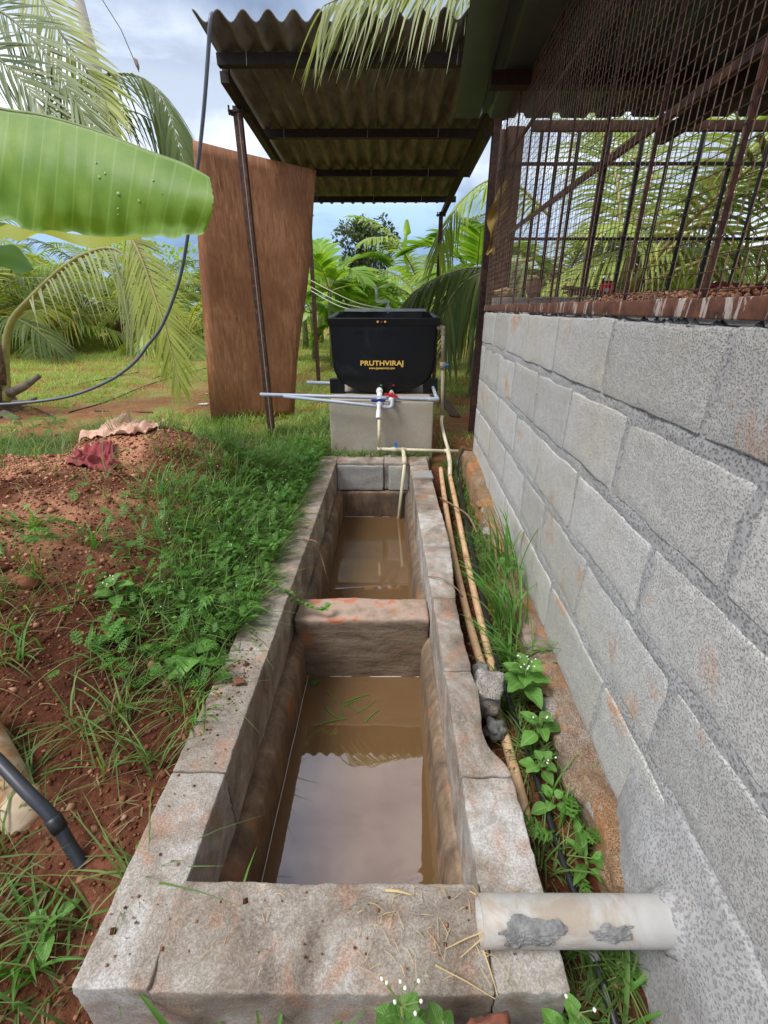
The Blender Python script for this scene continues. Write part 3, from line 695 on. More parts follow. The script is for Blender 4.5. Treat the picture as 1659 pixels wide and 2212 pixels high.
# stirrer across the tub
st=empty('stirrer',(TX,TY1,.97),'grey hand crank stirrer on a flat bar across the back of the tub','stirrer')
a=at(745,671,Y=TY1+.0); b=at(920,671,Y=TY1)
zb=ZT+.048
MB().box((a.x,TY1-.03,zb-.010),(b.x,TY1+.02,zb+.012)).build('crossbar',M['galv'],st)
q0=at(838,684,Y=TY1); q1=at(837,650,Y=TY1); q2=at(814,651,Y=TY1); q3=at(812,617,Y=TY1)
MB().tube([(q0.x,TY1-.005,zb-.30),(q0.x,TY1-.005,q1.z)],[.010,.010],10).build('shaft',M['galv'],st,True)
MB().tube([(q0.x,TY1-.005,zb-.022),(q0.x,TY1-.005,zb+.028)],[.02,.02],10).build('bearing',M['galv'],st,True)
MB().box((q2.x-.006,TY1-.016,q1.z-.014),(q1.x+.008,TY1+.006,q1.z+.008)).build('crank_arm',M['galv'],st)
MB().tube([(q2.x,TY1-.005,q1.z-.01),(q3.x,TY1-.005,q3.z)],[.008,.011],10).build('handle',M['galv'],st,True)

# ---------------------------------------------------------------- pipes at the tub
def P(x,y,Y): return at(x,y,Y=Y)
def fitting(mb,p,q,r): mb.tube([Vector(p),Vector(q)],[r,r],14)
gp=empty('grey_pipe',P(562,851,3.44),'long grey pipe with an elbow crossing just in front of the tub','pipe',None)
a=P(562,852,3.30);b=P(944,863,3.33);c=P(933,829,3.72)
pipe_open('pipe_body',[a,a.lerp(b,.5),b],.0125,M['greypvc'],gp,14,.002)
m=MB(); m.tube(smoothpath([b.lerp(a,.05),b.lerp(a,.01),b+Vector((.004,.01,0)),b.lerp(c,.12)],4),.0165,14); m.build('elbow',M['greypvc'],gp,True)
MB().tube([b.lerp(c,.04),c],.0125,12).build('pipe_body',M['greypvc'],gp,True)
g2=empty('grey_pipe',P(612,856,3.45),'thinner sloping grey pipe joined below the red valve','pipe')
a=P(612,856,3.26);b=P(822,878,3.25)
pipe_open('pipe_body',[a,b],.0115,M['greypvc'],g2,12,.002)
m=MB(); m.tube(smoothpath([P(818,877,3.25),P(838,880,3.25),P(846,877,3.25),P(847,862,3.28)],5),.015,14); m.build('elbow',M['greypvc'],g2,True)
g3=empty('grey_pipe',P(663,826,4.1),'short grey pipe end showing behind the tub on the left','pipe')
pipe_open('pipe_body',[P(663,826,4.1),P(735,829,4.1)],.0155,M['greypvc'],g3,12,.002)
vb=empty('ball_valve',P(820,860,3.45),'white outlet valve with a dark blue lever under the green dot','valve')
m=MB(); m.tube([P(820,843,3.60),P(820,846,3.50)],.026,10); m.tube([P(820,846,3.52),P(820,857,3.36)],.021,12); m.build('valve_body',M['white'],vb,True)
m=MB(); m.tube([P(820,856,3.38),P(819,871,3.25)],.018,14); m.tube([P(820,867,3.27),P(819,876,3.24)],.024,14); m.build('valve_neck',M['white'],vb,True)
q0,q1=P(819,873,3.24),P(817,904,3.16); pipe_open('spout',[q1,q0],.0145,M['white'],vb,14,.003)
MB().tube([q0.lerp(q1,.45),q1],.0175,14,cap=False).build('socket',M['white'],vb,True)
MB().box(tuple(P(802,868,3.25)+Vector((0,-.012,0))),tuple(P(833,863,3.25)+Vector((0,.012,0)))).build('lever',M['blue'],vb)
MB().tube([P(820,871,3.26),P(820,863,3.25)],.016,8).build('lever_hub',M['blue'],vb,True)
vr=empty('ball_valve',P(845,855,3.45),'white valve with a bright red lever beside the blue one','valve')
m=MB(); m.tube([P(846,846,3.60),P(846,852,3.40)],.016,10); m.tube([P(846,850,3.40),P(845,866,3.28)],.020,12); m.tube([P(845,857,3.33),P(845,862,3.31)],.025,12); m.build('valve_body',M['white'],vr,True)
m=MB(); m.bar(P(831,851,3.30),P(859,857,3.30),.024,.014); m.build('lever',M['red'],vr)
MB().tube([P(845,857,3.31),P(845,848,3.31)],.014,8).build('lever_hub',M['red'],vr,True)
# cream filler pipe into the tank
cp=empty('filler_pipe',P(819,970,3.24),'cream pipe with a blue tap that dips into the far chamber of water','pipe')
m=MB(); m.tube([P(819,903,3.27),P(819,968,3.24)],.0125,12); m.build('riser',M['creampvc'],cp,True)
zc=P(819,970,3.24); e=P(990,975,3.235)
MB().tube([zc,e],.0125,12).build('pipe_body',M['creampvc'],cp,True)
for x0,x1 in((815,824),(845,852),(859,864),(866,877),(960,973)): MB().tube([zc.lerp(e,(x0-819)/171),zc.lerp(e,(x1-819)/171)],.0165,12).build('coupling',M['creampvc'],cp,True)
vv=zc.lerp(e,36/171); MB().tube([zc.lerp(e,30/171),zc.lerp(e,41/171)],.019,12).build('tap_body',M['creampvc'],cp,True)
MB().box(tuple(vv+Vector((-.010,-.008,.012))),tuple(vv+Vector((.010,.008,.052)))).build('tap_handle',M['bluel'],cp)
tee=zc.lerp(e,51/171); k=Vector((tee.x+.005,3.03,tee.z+.002))
p1=P(874,1003,2.995)
m=MB(); m.tube([tee,Vector((tee.x+.004,3.17,tee.z)),P(873,992,3.06)],.0145,12); m.build('drop_elbow',M['creampvc'],cp,True)
w_=at(861,1120,Z=-.41); w2=w_+(w_-p1).normalized()*.22
MB().tube([P(873,988,3.05),p1],.018,12).build('coupling',M['creampvc'],cp,True)
MB().tube([p1,w2],.0115,12).build('down_pipe',M['creampvc'],cp,True)
# riser pipe to the right of the tub and clay-stained pipes along the trench
rp=empty('riser_pipe',P(956,900,3.55),'dusty beige pipe rising to the top of the tub on its right side','pipe')
YR=3.62
t0,t1,t2=P(941,707,YR),P(957,708,YR),P(955,898,3.55)
m=MB(); m.tube(smoothpath([t0,t1+Vector((-.008,0,0)),t1,t1+Vector((0,0,-.02)),P(957,723,YR)],4),.017,12); m.build('elbow',M['beige'],rp,True)
MB().tube([t1,P(956,782,YR)],.0135,12).build('pipe_body',M['beige'],rp,True)
MB().tube([P(956,782,YR),P(956,796,YR)],.022,12).build('valve_body',M['beige'],rp,True)
a=P(956,789,YR); MB().tube([a,a+Vector((.045,-.01,0))],[.010,.013],10).build('valve_cap',M['bluel'],rp,True)
MB().tube([P(956,796,YR),t2],.0125,12).build('pipe_body',M['beige'],rp,True)
MB().tube(smoothpath([t2,P(954,915,3.50),P(962,950,3.30),P(969,973,3.235)],5),.0125,12).build('lower_pipe',M['creampvc'],rp,True)
lp=empty('trench_pipe',P(972,985,3.1),'clay stained pipe on the wall side of the trench, half buried in grass','pipe')
MB().tube([P(968,975,3.235),P(972,1000,3.1)],.0165,12).build('coupling',M['creampvc'],lp,True)
MB().tube([P(972,998,3.1),P(972,1030,2.95)],.0155,12).build('coupling',M['creampvc'],lp,True)
def gp_(x,y,z): return at(x,y,Z=z)
pts=[P(972,1028,2.95),gp_(984,1085,-.10),gp_(1003,1180,-.125),gp_(1022,1270,-.14),gp_(1046,1370,-.15),gp_(1070,1465,-.16),gp_(1082,1520,-.20)]
MB().tube(smoothpath(pts,5),.0155,12).build('pipe_body',M['ochre'],lp,True)
lq=empty('trench_pipe',gp_(952,1010,-.08),'clay stained pipe lying tight against the right side of the tank','pipe')
pts=[gp_(952,1012,-.06),gp_(958,1060,-.08),gp_(975,1170,-.11),gp_(998,1280,-.125),gp_(1026,1390,-.135),gp_(1062,1500,-.14),gp_(1096,1610,-.145),gp_(1124,1715,-.15),gp_(1134,1760,-.15),gp_(1143,1815,-.15)]
pipe_open('pipe_body',smoothpath(pts,5),.0155,M['ochre'],lq,12,.003)
hz=empty('black_hose',gp_(1150,1640,-.13),'thin black hose running down the trench beside the block wall','hose')
pts=[P(1000,985,3.0)+Vector((0,0,.04)),P(988,1000,2.9),gp_(993,1050,-.09),gp_(1012,1150,-.10),gp_(1042,1290,-.12),gp_(1066,1400,-.13),gp_(1098,1510,-.135),gp_(1128,1600,-.14),gp_(1165,1700,-.14),gp_(1205,1830,-.14),gp_(1243,1935,-.14),gp_(1275,2040,-.14),gp_(1300,2120,-.14),gp_(1335,2230,-.15)]
MB().tube(smoothpath(pts,5),.0085,10).build('hose_body',M['hose'],hz,True)
MB().tube([gp_(1277,2050,-.135),gp_(1288,2078,-.135)],.0105,10).build('tape_wrap',M['patch'],hz,True)
# pipe stub and hose bottom left
sp=empty('pipe_stub',at(50,1760,D=1.05),'muddy white pipe stub with a collar at the lower left edge','pipe')
a=at(-60,1560,Z=.08);b=at(88,1825,Z=-.12)
pipe_open('pipe_body',[b,b.lerp(a,.5),a],.044,M['tanpvc'],sp,24,.004)
d=(b-a).normalized()
MB().tube([b-d*.125,b-d*.120,b-d*.115,b-d*.055,b-d*.050,b-d*.045],[.044,.049,.051,.051,.049,.044],24,cap=False).build('collar',M['tanpvc'],sp,True)
h2=empty('black_hose',at(150,1800,D=1.1),'black hose end coming over the muddy pipe at lower left','hose')
pts=[at(-60,1590,Z=.13),at(0,1648,Z=.10),at(60,1712,Z=.065),at(115,1768,Z=.02),at(150,1825,Z=-.04),at(185,1880,Z=-.095),at(205,1915,Z=-.135)]
MB().tube(smoothpath(pts,5),.0125,12).build('hose_body',M['hoseb'],h2,True)
pts=smoothpath([at(112,1765,Z=.023),at(130,1792,Z=-.005)],2); MB().tube(pts,.0155,10).build('joint',M['hose'],h2,True)

# ---------------------------------------------------------------- open shed over the tub
RF=.055
def rz(y): return 2.365-RF*(y-3.15)
shed=empty('open_shed',(-.13,5.0,0),'open lean-to shed of rusty posts with a corrugated roof above the tub','shed')
def corr(name,x0,x1,y0,y1,dz,parent,m):
    nx=int((x1-x0)/.013)+1; xs=np.linspace(x0,x1,nx); ys=[y0,(y0+y1)/2,y1]; V=[];T=.006
    for s in(0,1):
        for y in ys:
            for x in xs: V.append((x,y,rz(y)+dz+.025*math.cos(2*math.pi*(x+1.0)/.130)+(T if s else 0)))
    n=len(xs); Fq=[]
    for j in range(2):
        for i in range(n-1):
            a=j*n+i; Fq.append((a,a+n,a+n+1,a+1)); b=a+3*n; Fq.append((b,b+1,b+n+1,b+n))
    for i in range(n-1):
        Fq.append((i,i+1,i+1+3*n,i+3*n)); e=2*n; Fq.append((e+i,e+i+3*n,e+i+1+3*n,e+i+1))
    for j in range(2):
        Fq.append((j*n,j*n+3*n,(j+1)*n+3*n,(j+1)*n)); e=n-1; Fq.append((j*n+e,(j+1)*n+e,(j+1)*n+e+3*n,j*n+e+3*n))
    return link(name,arrmesh(name,V,Fq),m,parent,True)
ym=5.55
corr('roof_sheet',-1.0,-.07,3.15,ym+.12,.0,shed,M['asb']); corr('roof_sheet',-.13,.86,3.15,ym+.12,.007,shed,M['asb'])
corr('roof_sheet',-1.0,-.07,ym,6.62,.020,shed,M['asb']); corr('roof_sheet',-.13,.80,ym,6.62,.027,shed,M['asb'])
def prow(y): # Y of a purlin whose underside shows at photo row y
    lo,hi=3.1,7.0
    for _ in range(40):
        m_=(lo+hi)/2; p=Vector((0,m_,rz(m_)-.06))-C0; v=CY-F*(p.dot(_up)/p.dot(_fw))
        if v<y: lo=m_
        else: hi=m_
    return lo
pys=[prow(v) for v in (131,290,375,431)]
for y in pys:
    MB().box((-.97,y-.025,rz(y)-.085),(.80,y+.025,rz(y)-.032)).build('purlin',M['rustd'],shed)
    for x in (-.80,-.15,.40):
        MB().tube([(x,y-.028,rz(y)-.09),(x+.004,y-.030,rz(y)-.03),(x+.006,y-.02,rz(y)+.005)],[.002]*3,5).build('hook_bolt',M['galv'],shed)
FL=(-.985,3.785); BL=(-.945,6.45); BR=(.665,6.45); FR=(.752,3.86)
def post(x,y,z0,z1,w,name='post',tx=0,ty=0,mm='rust'):
    m=MB(); m.angle((x-tx-w/2,y-ty-w/2,z0),(x-w/2,y-w/2,z1),w,.006); m.angle((x-tx+w/2,y-ty+w/2,z0),(x+w/2,y+w/2,z1),w,.006,side=-1)
    m.box((x-w/2-.001,y-w/2-.001,z1-.004),(x+w/2+.001,y+w/2+.001,z1)); 
    b=MB(); b.bar((x-tx,y-ty,z0),(x,y,z1),w,w,up=(0,1,0)); return b.build(name,M[mm],shed)
post(*FL,-.15,rz(FL[1])-.125,.052); post(*BL,-.15,rz(BL[1])-.125,.048); post(*BR,-.15,rz(BR[1])-.125,.048); post(*FR,-.15,rz(FR[1])-.125,.055)
for x,y in(FL,BL,BR,FR):
    z=rz(y)-.130
    m=MB(); m.box((x-.055,y-.04,z-.03),(x+.055,y+.04,z-.02)); m.tube([(x-.045,y-.045,z-.05),(x-.045,y-.045,z+.0)],[.007,.007],6); m.tube([(x+.045,y-.045,z-.05),(x+.045,y-.045,z+.0)],[.007,.007],6)
    m.build('bracket',M['rustd'],shed)
# weld seam line down the front post
MB().box((FL[0]+.004,FL[1]-.0275,-.05),(FL[0]+.009,FL[1]-.0255,rz(FL[1])-.16)).build('seam',M['beige'],shed)
for x in(-.955,.70):
    y0,y1=3.45,6.60; MB().bar((x,y0,rz(y0)-.112),(x,y1,rz(y1)-.112),.05,.055).build('rafter',M['rustd'],shed)
a=P(490,165,3.55); MB().box((a.x-.02,3.53,a.z-.045),(a.x+.02,3.56,a.z+.05)).build('end_plate',M['rust'],shed)
# hose down from the roof
hp=empty('slate_hose',P(452,40,3.13),'long slate grey hose hanging from the roof edge and curving along the ground','hose')
pts=[P(457,24,3.16)+Vector((0,.05,.01)),P(455,38,3.13),P(450,110,3.14),P(440,240,3.18),P(428,350,3.25),P(412,450,3.3),P(404,520,3.32),P(386,610,3.38),P(352,700,3.4),P(320,745,3.42),P(288,785,3.42),P(240,820,3.4),P(170,850,3.38),P(100,865,3.36),P(0,874,3.3),P(-150,880,3.2)]
MB().tube(smoothpath(pts,6),.0105,10).build('hose_body',M['hoseg'],hp,True)

# ---------------------------------------------------------------- plywood sheet
c=[P(455,910,4.29),P(632,900,4.44),P(687,370,4.34),P(418,304,4.16)]
def plyfn(u,v):
    a=c[0].lerp(c[1],u);b=c[3].lerp(c[2],u); p=a.lerp(b,v)
    p.y+=.02*math.sin(3*v+1)+.012*math.sin(4*u); p.x+=(-.018*math.sin(math.pi*v) if u<.02 else 0)+(.012*math.sin(9*v+2)*(.3+.7*u) if u>.98 else 0)
    return p
ply=empty('plywood_sheet',c[0].lerp(c[1],.5),'tall weathered brown plywood sheet leaning behind the near left post','sheet')
def thick(name,fn,nu,nv,th,m,parent):
    V=[];us=np.linspace(0,1,nu);vs=np.linspace(0,1,nv)
    for s in(0,1):
        for u in us:
            for v in vs: p=fn(u,v); V.append((p.x,p.y+(th if s else 0),p.z))
    f=grid_faces(nu,nv); k=nu*nv; Fq=[tuple(q) for q in f]+[tuple(q[::-1]+k) for q in f]
    for i in range(nu-1): Fq+=[(i*nv+k,(i+1)*nv+k,(i+1)*nv,i*nv),(i*nv+nv-1,(i+1)*nv+nv-1,(i+1)*nv+nv-1+k,i*nv+nv-1+k)]
    for j in range(nv-1): Fq+=[(j,j+1,j+1+k,j+k),((nu-1)*nv+j+1,(nu-1)*nv+j,(nu-1)*nv+j+k,(nu-1)*nv+j+1+k)]
    return link(name,arrmesh(name,V,Fq),m,parent,False)
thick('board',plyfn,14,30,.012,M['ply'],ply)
for (u,v,l,w) in ((.155,.955,.20,.010),(.185,.90,.10,.022),(.17,.66,.05,.006),(.30,.55,.13,.006),(.30,.44,.05,.010)):
    p=plyfn(u,v); MB().add([(p.x-w/2,p.y-.003,p.z+l*.5),(p.x+w/2,p.y-.004,p.z+l*.35),(p.x+w*.35,p.y-.012,p.z-l*.5),(p.x-w*.2,p.y-.004,p.z-l*.2)],[(0,3,2,1),(0,1,2,3)]).build('splinter',M['splinter'],ply)

# ---------------------------------------------------------------- wire shelter on top of the block wall
shel=empty('wire_shelter',(1.6,1.6,.98),'dark roofed shelter with rusty wire mesh sides standing on the block wall','shelter')
def build_shelter():
    w=lambda p: Vector((p.x+.0408*p.y,p.y,p.z+mn.noise(Vector((p.y*2,0,1)))*.003))
    rough_box('beam',(.519,-.6,.983),(.553,3.27,1.017),M['beam'],shel,r=.003,step=.05,amp=.001,freq=9,warp=w,fine=.0005)
    for y in(.26,.57,.882,1.195,1.505,1.81,2.12,2.43,2.74,3.05):
        x=wx(y)+.010; m=MB(); m.angle((x,y-.006,1.015),(x,y-.006,1.93),.0085,.003); m.build('mesh_post',M['rust'],shel)
    for z in(1.357,1.735):
        m=MB(); m.bar((wx(-.5)+.012,-.5,z),(wx(3.25)+.012,3.25,z),.010,.015); m.build('rail',M['rust'],shel)
    # welded mesh of the long side: every wire is a thin bar
    m=MB(); r_=random.Random(3); y=.22
    def wire(mb,a,b,t):
        a=Vector(a);b=Vector(b);d=(b-a).normalized();u=d.orthogonal().normalized();v=d.cross(u)
        vs=[e+(u*math.cos(k*2.094)+v*math.sin(k*2.094))*t for e in(a,b) for k in range(3)]
        mb.add(vs,[(0,1,4,3),(1,2,5,4),(2,0,3,5)])
    while y<3.24:
        n=4; pts=[(wx(y)+.002+r_.uniform(-.0015,.0015),y+r_.uniform(-.0015,.0015),1.012+.92*k/n) for k in range(n+1)]
        for a,b in zip(pts,pts[1:]): wire(m,a,b,.0011)
        y+=.0255
    z=1.03
    while z<1.93:
        n=16; pts=[(wx(.2+3.04*k/n)+r_.uniform(-.002,.002),.2+3.04*k/n,z+r_.uniform(-.002,.002)) for k in range(n+1)]
        for a,b in zip(pts,pts[1:]): wire(m,a,b,.0011)
        z+=.0255
    tag(m.build('mesh_wires',M['wire'],shel),kind='stuff')
    # far end: timber at the corner, black frame, mesh
    MB().box((.656,3.235,.2),(.688,3.275,1.93)).build('corner_post',M['rustd'],shel)
    rough_box('corner_timber',(.70,3.25,.9),(.80,3.30,1.95),M['wood'],shel,r=.006,step=.06,amp=.006,freq=4,fine=.001)
    for x in(.90,1.005,1.118,1.30,1.49,1.66,1.837,2.03,2.233,2.62,3.0):
        MB().box((x-.008,3.262,1.05),(x+.008,3.280,1.95)).build('frame_bar',M['black'],shel)
    for z in(1.392,1.772): MB().box((.70,3.245,z-.008),(3.3,3.260,z+.008)).build('frame_rail',M['black'],shel)
    rough_box('ledge',(.69,3.20,.86),(3.4,3.36,1.062),M['cement'],shel,r=.01,step=.08,amp=.006,freq=5)
    m=MB(); x=.72
    while x<3.3: wire(m,(x,3.29,1.05),(x,3.29,1.95),.0011); x+=.0255
    z=1.07
    while z<1.95: wire(m,(.72,3.292,z),(3.3,3.292,z),.0011); z+=.0255
    tag(m.build('mesh_wires',M['wire'],shel),kind='stuff')
    # ribbed roof sheets, ribs along the length
    def sheet(x0,x1,dz,mat_,y0=-1.6,y1=3.075):
        pr=[];x=x0
        while x<x1-.001:
            pr+=[(x,0),(x+.13,0),(x+.145,.022),(x+.175,.022)]; x+=.19
        pr=[q for q in pr if q[0]<=x1]+[(x1,0)]
        V=[];n=len(pr)
        for s_ in(0,.003):
            for y in(y0,y1):
                for a,b in pr: V.append((a+.0907*(y-2.06),y,1.930+dz+b+s_))
        Fq=[(i,i+1,n+i+1,n+i) for i in range(n-1)]+[(2*n+i,3*n+i,3*n+i+1,2*n+i+1) for i in range(n-1)]
        Fq+=[(n+i,n+i+1,3*n+i+1,3*n+i) for i in range(n-1)]+[(i,2*n+i,2*n+i+1,i+1) for i in range(n-1)]+[(0,n,3*n,2*n)]
        return link('roof_sheet',arrmesh('roof_sheet',V,Fq),mat_,shel)
    sheet(.277,1.10,0,M['ribbed']); sheet(1.04,1.90,.004,M['ceil']); sheet(1.84,2.70,.008,M['ceil']); sheet(2.64,3.5,.012,M['ceil']); sheet(3.44,4.3,.016,M['ceil'])
    for y in(2.55,1.75,.9,.0): MB().box((.40+.09*(y-2),y-.03,1.875),(4.2,y+.03,1.926)).build('purlin',M['rustd'],shel)
    for x in(1.5,2.5): MB().box((x-.03,-1.5,1.82),(x+.03,3.1,1.874)).build('rafter',M['rustd'],shel)
    MB().box((.80,3.10,1.885),(4.2,3.13,1.93)).build('end_purlin',M['wood'],shel)
build_shelter()
# things lying on the ledge and the beam
def cloth_lump(name,c,s,m,label,seed,cat='cloth'):
    o=rock(name,c,s,m,None,seed,4,.75,2.6); return tag(o,label,cat)
a=at(1310,628,Y=3.24); tin=empty('paint_tin',(a.x,a.y,1.062),'small red tin on the ledge behind the wire mesh','tin')
MB().tube([(a.x,a.y,1.063),(a.x,a.y,1.155)],[.040,.040],16).build('tin_body',M['red'],tin,True)
MB().tube([(a.x,a.y,1.150),(a.x,a.y,1.158)],[.042,.042],16).build('rim',M['black'],tin)
MB().box((a.x-.030,a.y-.042,1.075),(a.x-.004,a.y-.038,1.115)).build('label_patch',M['galv'],tin)
bun=empty('stick_bundle',(1.35,3.18,1.0),'loose bundle of brown sticks on the ledge left of the red tin','sticks')
r_=random.Random(5)
for i in range(26):
    p=at(1225+r_.uniform(-14,14),622+r_.uniform(-6,16),Y=3.12+r_.uniform(-.05,.05)); q=at(1345+r_.uniform(-16,20),641+r_.uniform(-6,5),Y=3.05+r_.uniform(-.05,.05))
    MB().tube([p,p.lerp(q,.5)+Vector((0,0,r_.uniform(-.004,.01))),q],[.004,.0035,.002],5).build('stick',M['twig'],bun)
cloth_lump('red_cloth',at(1550,626,Y=1.55),(.052,.04,.020),M['maroon'],'crumpled maroon cloth lying near the mesh just right of the sticks',3)
cloth_lump('red_cloth',at(1652,628,Y=1.3),(.05,.05,.016),M['maroon'],'crumpled maroon cloth at the right edge behind the mesh',6)
tag(rock('wood_block',at(1152,622,Y=3.1),(.05,.04,.055),M['twig'],None,8,3,.4),'brown lump of wood on the ledge by the corner','wood')
cloth_lump('yellow_rag',at(1095,630,Y=3.12),(.06,.03,.020),M['straw'],'dull yellow rag lying on the ledge by the dark corner',9)
# coir and chaff piled behind the beam
def coir():
    pos=[];r_=random.Random(9)
    for i in range(800):
        y=.35+1.5*r_.random()**.8; x=wx(y)+.035+r_.random()*.10; z=1.012+.022*r_.random()*(1-sm(1.2,1.9,y)); pos.append((x,y,z))
    pos=np.array(pos); n=len(pos)
    tv=[(1,0,0),(-1,0,0),(0,1,0),(0,-1,0),(0,0,1),(0,0,-1)]; tf=[(0,2,4),(2,1,4),(1,3,4),(3,0,4),(2,0,5),(1,2,5),(3,1,5),(0,3,5)]
    s=rng.uniform(.003,.009,n)
    o=scatter('chaff',tv,tf,mats(pos,rng.uniform(0,6.28,n),rng.uniform(0,1,n),s,s*.7,s*.6),M['clodp'],None,False); tag(o,'pale crumbly chaff heaped behind the rusty beam','chaff',kind='stuff')
coir()
# mustard rag tied to the corner
def rag(u,v):
    p0=at(1088,392,Y=3.17);p1=at(1058,548,Y=3.17); a=p0.lerp(p1,v); w=(.012+.055*math.sin(min(1,v*1.25+.1)*2.6))
    return a+Vector(((u-.5)*w*1.4+.012*math.sin(9*v),.015*math.sin(14*v+5*u)-.01,.01*math.sin(11*u+3*v)))
tag(gridmesh('rag',rag,9,26,M['yellowcloth']),'mustard coloured rag hanging on the dark corner post of the shelter','rag')

# ---------------------------------------------------------------- vegetation builders
def leaflets(pts,n,L,droop,width,start=.12,lift=.15,a0=72,a1=28,U=None,prof=None,seed=0,nseg=5,asym=1.0,yaw_t=None):
    "vertex array (n*2 leaflets, nseg+1, 2, 3) along a rachis"
    rg=np.random.default_rng(seed); Pn=np.array([tuple(p) for p in pts]); d=np.r_[0,np.cumsum(np.linalg.norm(np.diff(Pn,axis=0),axis=1))]; tot=d[-1]
    t=np.linspace(start,.995,n); tt=np.repeat(t,2)+rg.normal(0,.004,n*2); side=np.tile([1,-1],n)
    tt=np.clip(tt,0,1); base=np.stack([np.interp(tt*tot,d,Pn[:,k]) for k in range(3)],-1)
    b2=np.stack([np.interp(np.clip(tt+.02,0,1)*tot,d,Pn[:,k]) for k in range(3)],-1); b1=np.stack([np.interp(np.clip(tt-.02,0,1)*tot,d,Pn[:,k]) for k in range(3)],-1)
    T=b2-b1; T/=np.linalg.norm(T,axis=1)[:,None]+1e-9
    up=np.array(U if U is not None else (0,0,1.0)); Sd=np.cross(T,up); Sd/=np.linalg.norm(Sd,axis=1)[:,None]+1e-6; N=np.cross(Sd,T)
    q=(tt-start)/(1-start); ang=np.radians(a0+(a1-a0)*q)+rg.normal(0,.06,len(q))
    D=Sd*side[:,None]*np.sin(ang)[:,None]+T*np.cos(ang)[:,None]+N*(lift+rg.normal(0,.05,len(q)))[:,None]; D/=np.linalg.norm(D,axis=1)[:,None]
    ln=L*(prof(q) if prof else (np.sin(np.pi*(.18+.72*q))**.8))*rg.uniform(.88,1.06,len(q))*np.where(side>0,1,asym)
    s=np.linspace(0,1,nseg+1); dr=droop*rg.uniform(.8,1.25,len(q))
    C=base[:,None,:]+D[:,None,:]*(ln[:,None]*s)[:,:,None]; C[:,:,2]-=(dr*ln)[:,None]*s**2
    tw=T-D*np.sum(T*D,1)[:,None]; tw/=np.linalg.norm(tw,axis=1)[:,None]+1e-6
    w=width*np.array([.45,1,1,.85,.5,.05])[np.round(s*5).astype(int)]
    off=tw[:,None,:]*w[None,:,None]*.5
    return np.stack([C-off,C+off],2)
def leafmesh(A):
    n,k=A.shape[0],A.shape[1]; V=A.reshape(-1,3); f=grid_faces(k,2); Fq=(f[None]+(np.arange(n)*k*2)[:,None,None]).reshape(-1,4); return V,Fq
def frond(parent,pts,n=46,L=.6,droop=.35,width=.03,mat_='palm',rr=.016,sep=False,name='frond',stalk='rachis',**k):
    pts=smoothpath(pts,5) if len(pts)<9 else pts; m_=len(pts)
    f=MB().tube(pts,[rr*(1-.85*i/(m_-1)) for i in range(m_)],6).build(name,M[stalk],parent,True)
    A_=leaflets(pts,n,L,droop,width,**k)
    if sep:
        for i in range(A_.shape[0]):
            V,Fq=leafmesh(A_[i:i+1]); link('leaflet',arrmesh('leaflet',V,Fq),M[mat_],f,True)
    else:
        V,Fq=leafmesh(A_); tag(link('leaflets',arrmesh('leaflets',V,Fq),M[mat_],f,True),kind='stuff')
    return f
def arc(base,az,el,length,bend,n=12):
    p=Vector(base);out=[p.copy()];st=length/n
    for i in range(n):
        e=el-bend*((i+1)/n)**1.3; out.append(out[-1]+Vector((math.cos(az)*math.cos(e),math.sin(az)*math.cos(e),math.sin(e)))*st)
    return out
def coconut(loc,h,nf,L,seed,label,group='coconut palms of the grove',mat_=('palm','palmy','palmd'),tr=.13,lean=(0,0),elr=(-.2,1.35),ll=.75,nl=44,w=.035,trunk='fibre',avoid=None):
    r_=random.Random(seed); loc=Vector(loc); o=empty('coconut_palm',loc,label,'palm',group); top=loc+Vector((lean[0],lean[1],h))
    MB().tube(smoothpath([loc+Vector((0,0,-.1)),loc.lerp(top,.5)+Vector((lean[0]*-.15,0,0)),top],4),[tr*1.35,tr*1.2,tr*1.1,tr,tr,tr*.95,tr*.9,tr*.8,tr*.55],9).build('trunk',M[trunk],o,True)
    for i in range(nf):
        az=i*2.4+r_.uniform(-.25,.25)+seed; q=(i+.5)/nf; az+=(math.pi if avoid is not None and math.cos(az-avoid)>.45 else 0); el=elr[1]+(elr[0]-elr[1])*q
        pts=arc(top+Vector((math.cos(az)*tr*.4,math.sin(az)*tr*.4,-.02)),az,el,L*r_.uniform(.85,1.1),1.15+.5*r_.random())
        frond(o,pts,nl,ll*L/2.6,.42+.25*q,w,mat_[min(2,int(r_.random()*3))],.022*L/2.6,seed=seed*31+i,start=.2)
    return o
def areca(loc,h,L,seed,label,nf=8,group='young areca palms between the bananas'):
    r_=random.Random(seed); loc=Vector(loc); o=empty('areca_palm',loc,label,'palm',group); top=loc+Vector((0,0,h))
    MB().tube([loc+Vector((0,0,-.05)),loc.lerp(top,.5),top],[.05,.04,.035],8).build('trunk',M['arecat'],o,True)
    for i in range(nf):
        az=i*2.4+seed; q=(i+.5)/nf; pts=arc(top,az,1.45-1.15*q+r_.uniform(-.1,.1),L*r_.uniform(.85,1.1),1.5)
        frond(o,pts,20,.42*L,.25,.075,'areca',.012,seed=seed*17+i,start=.22,lift=.25,a0=60,a1=25)
    return o
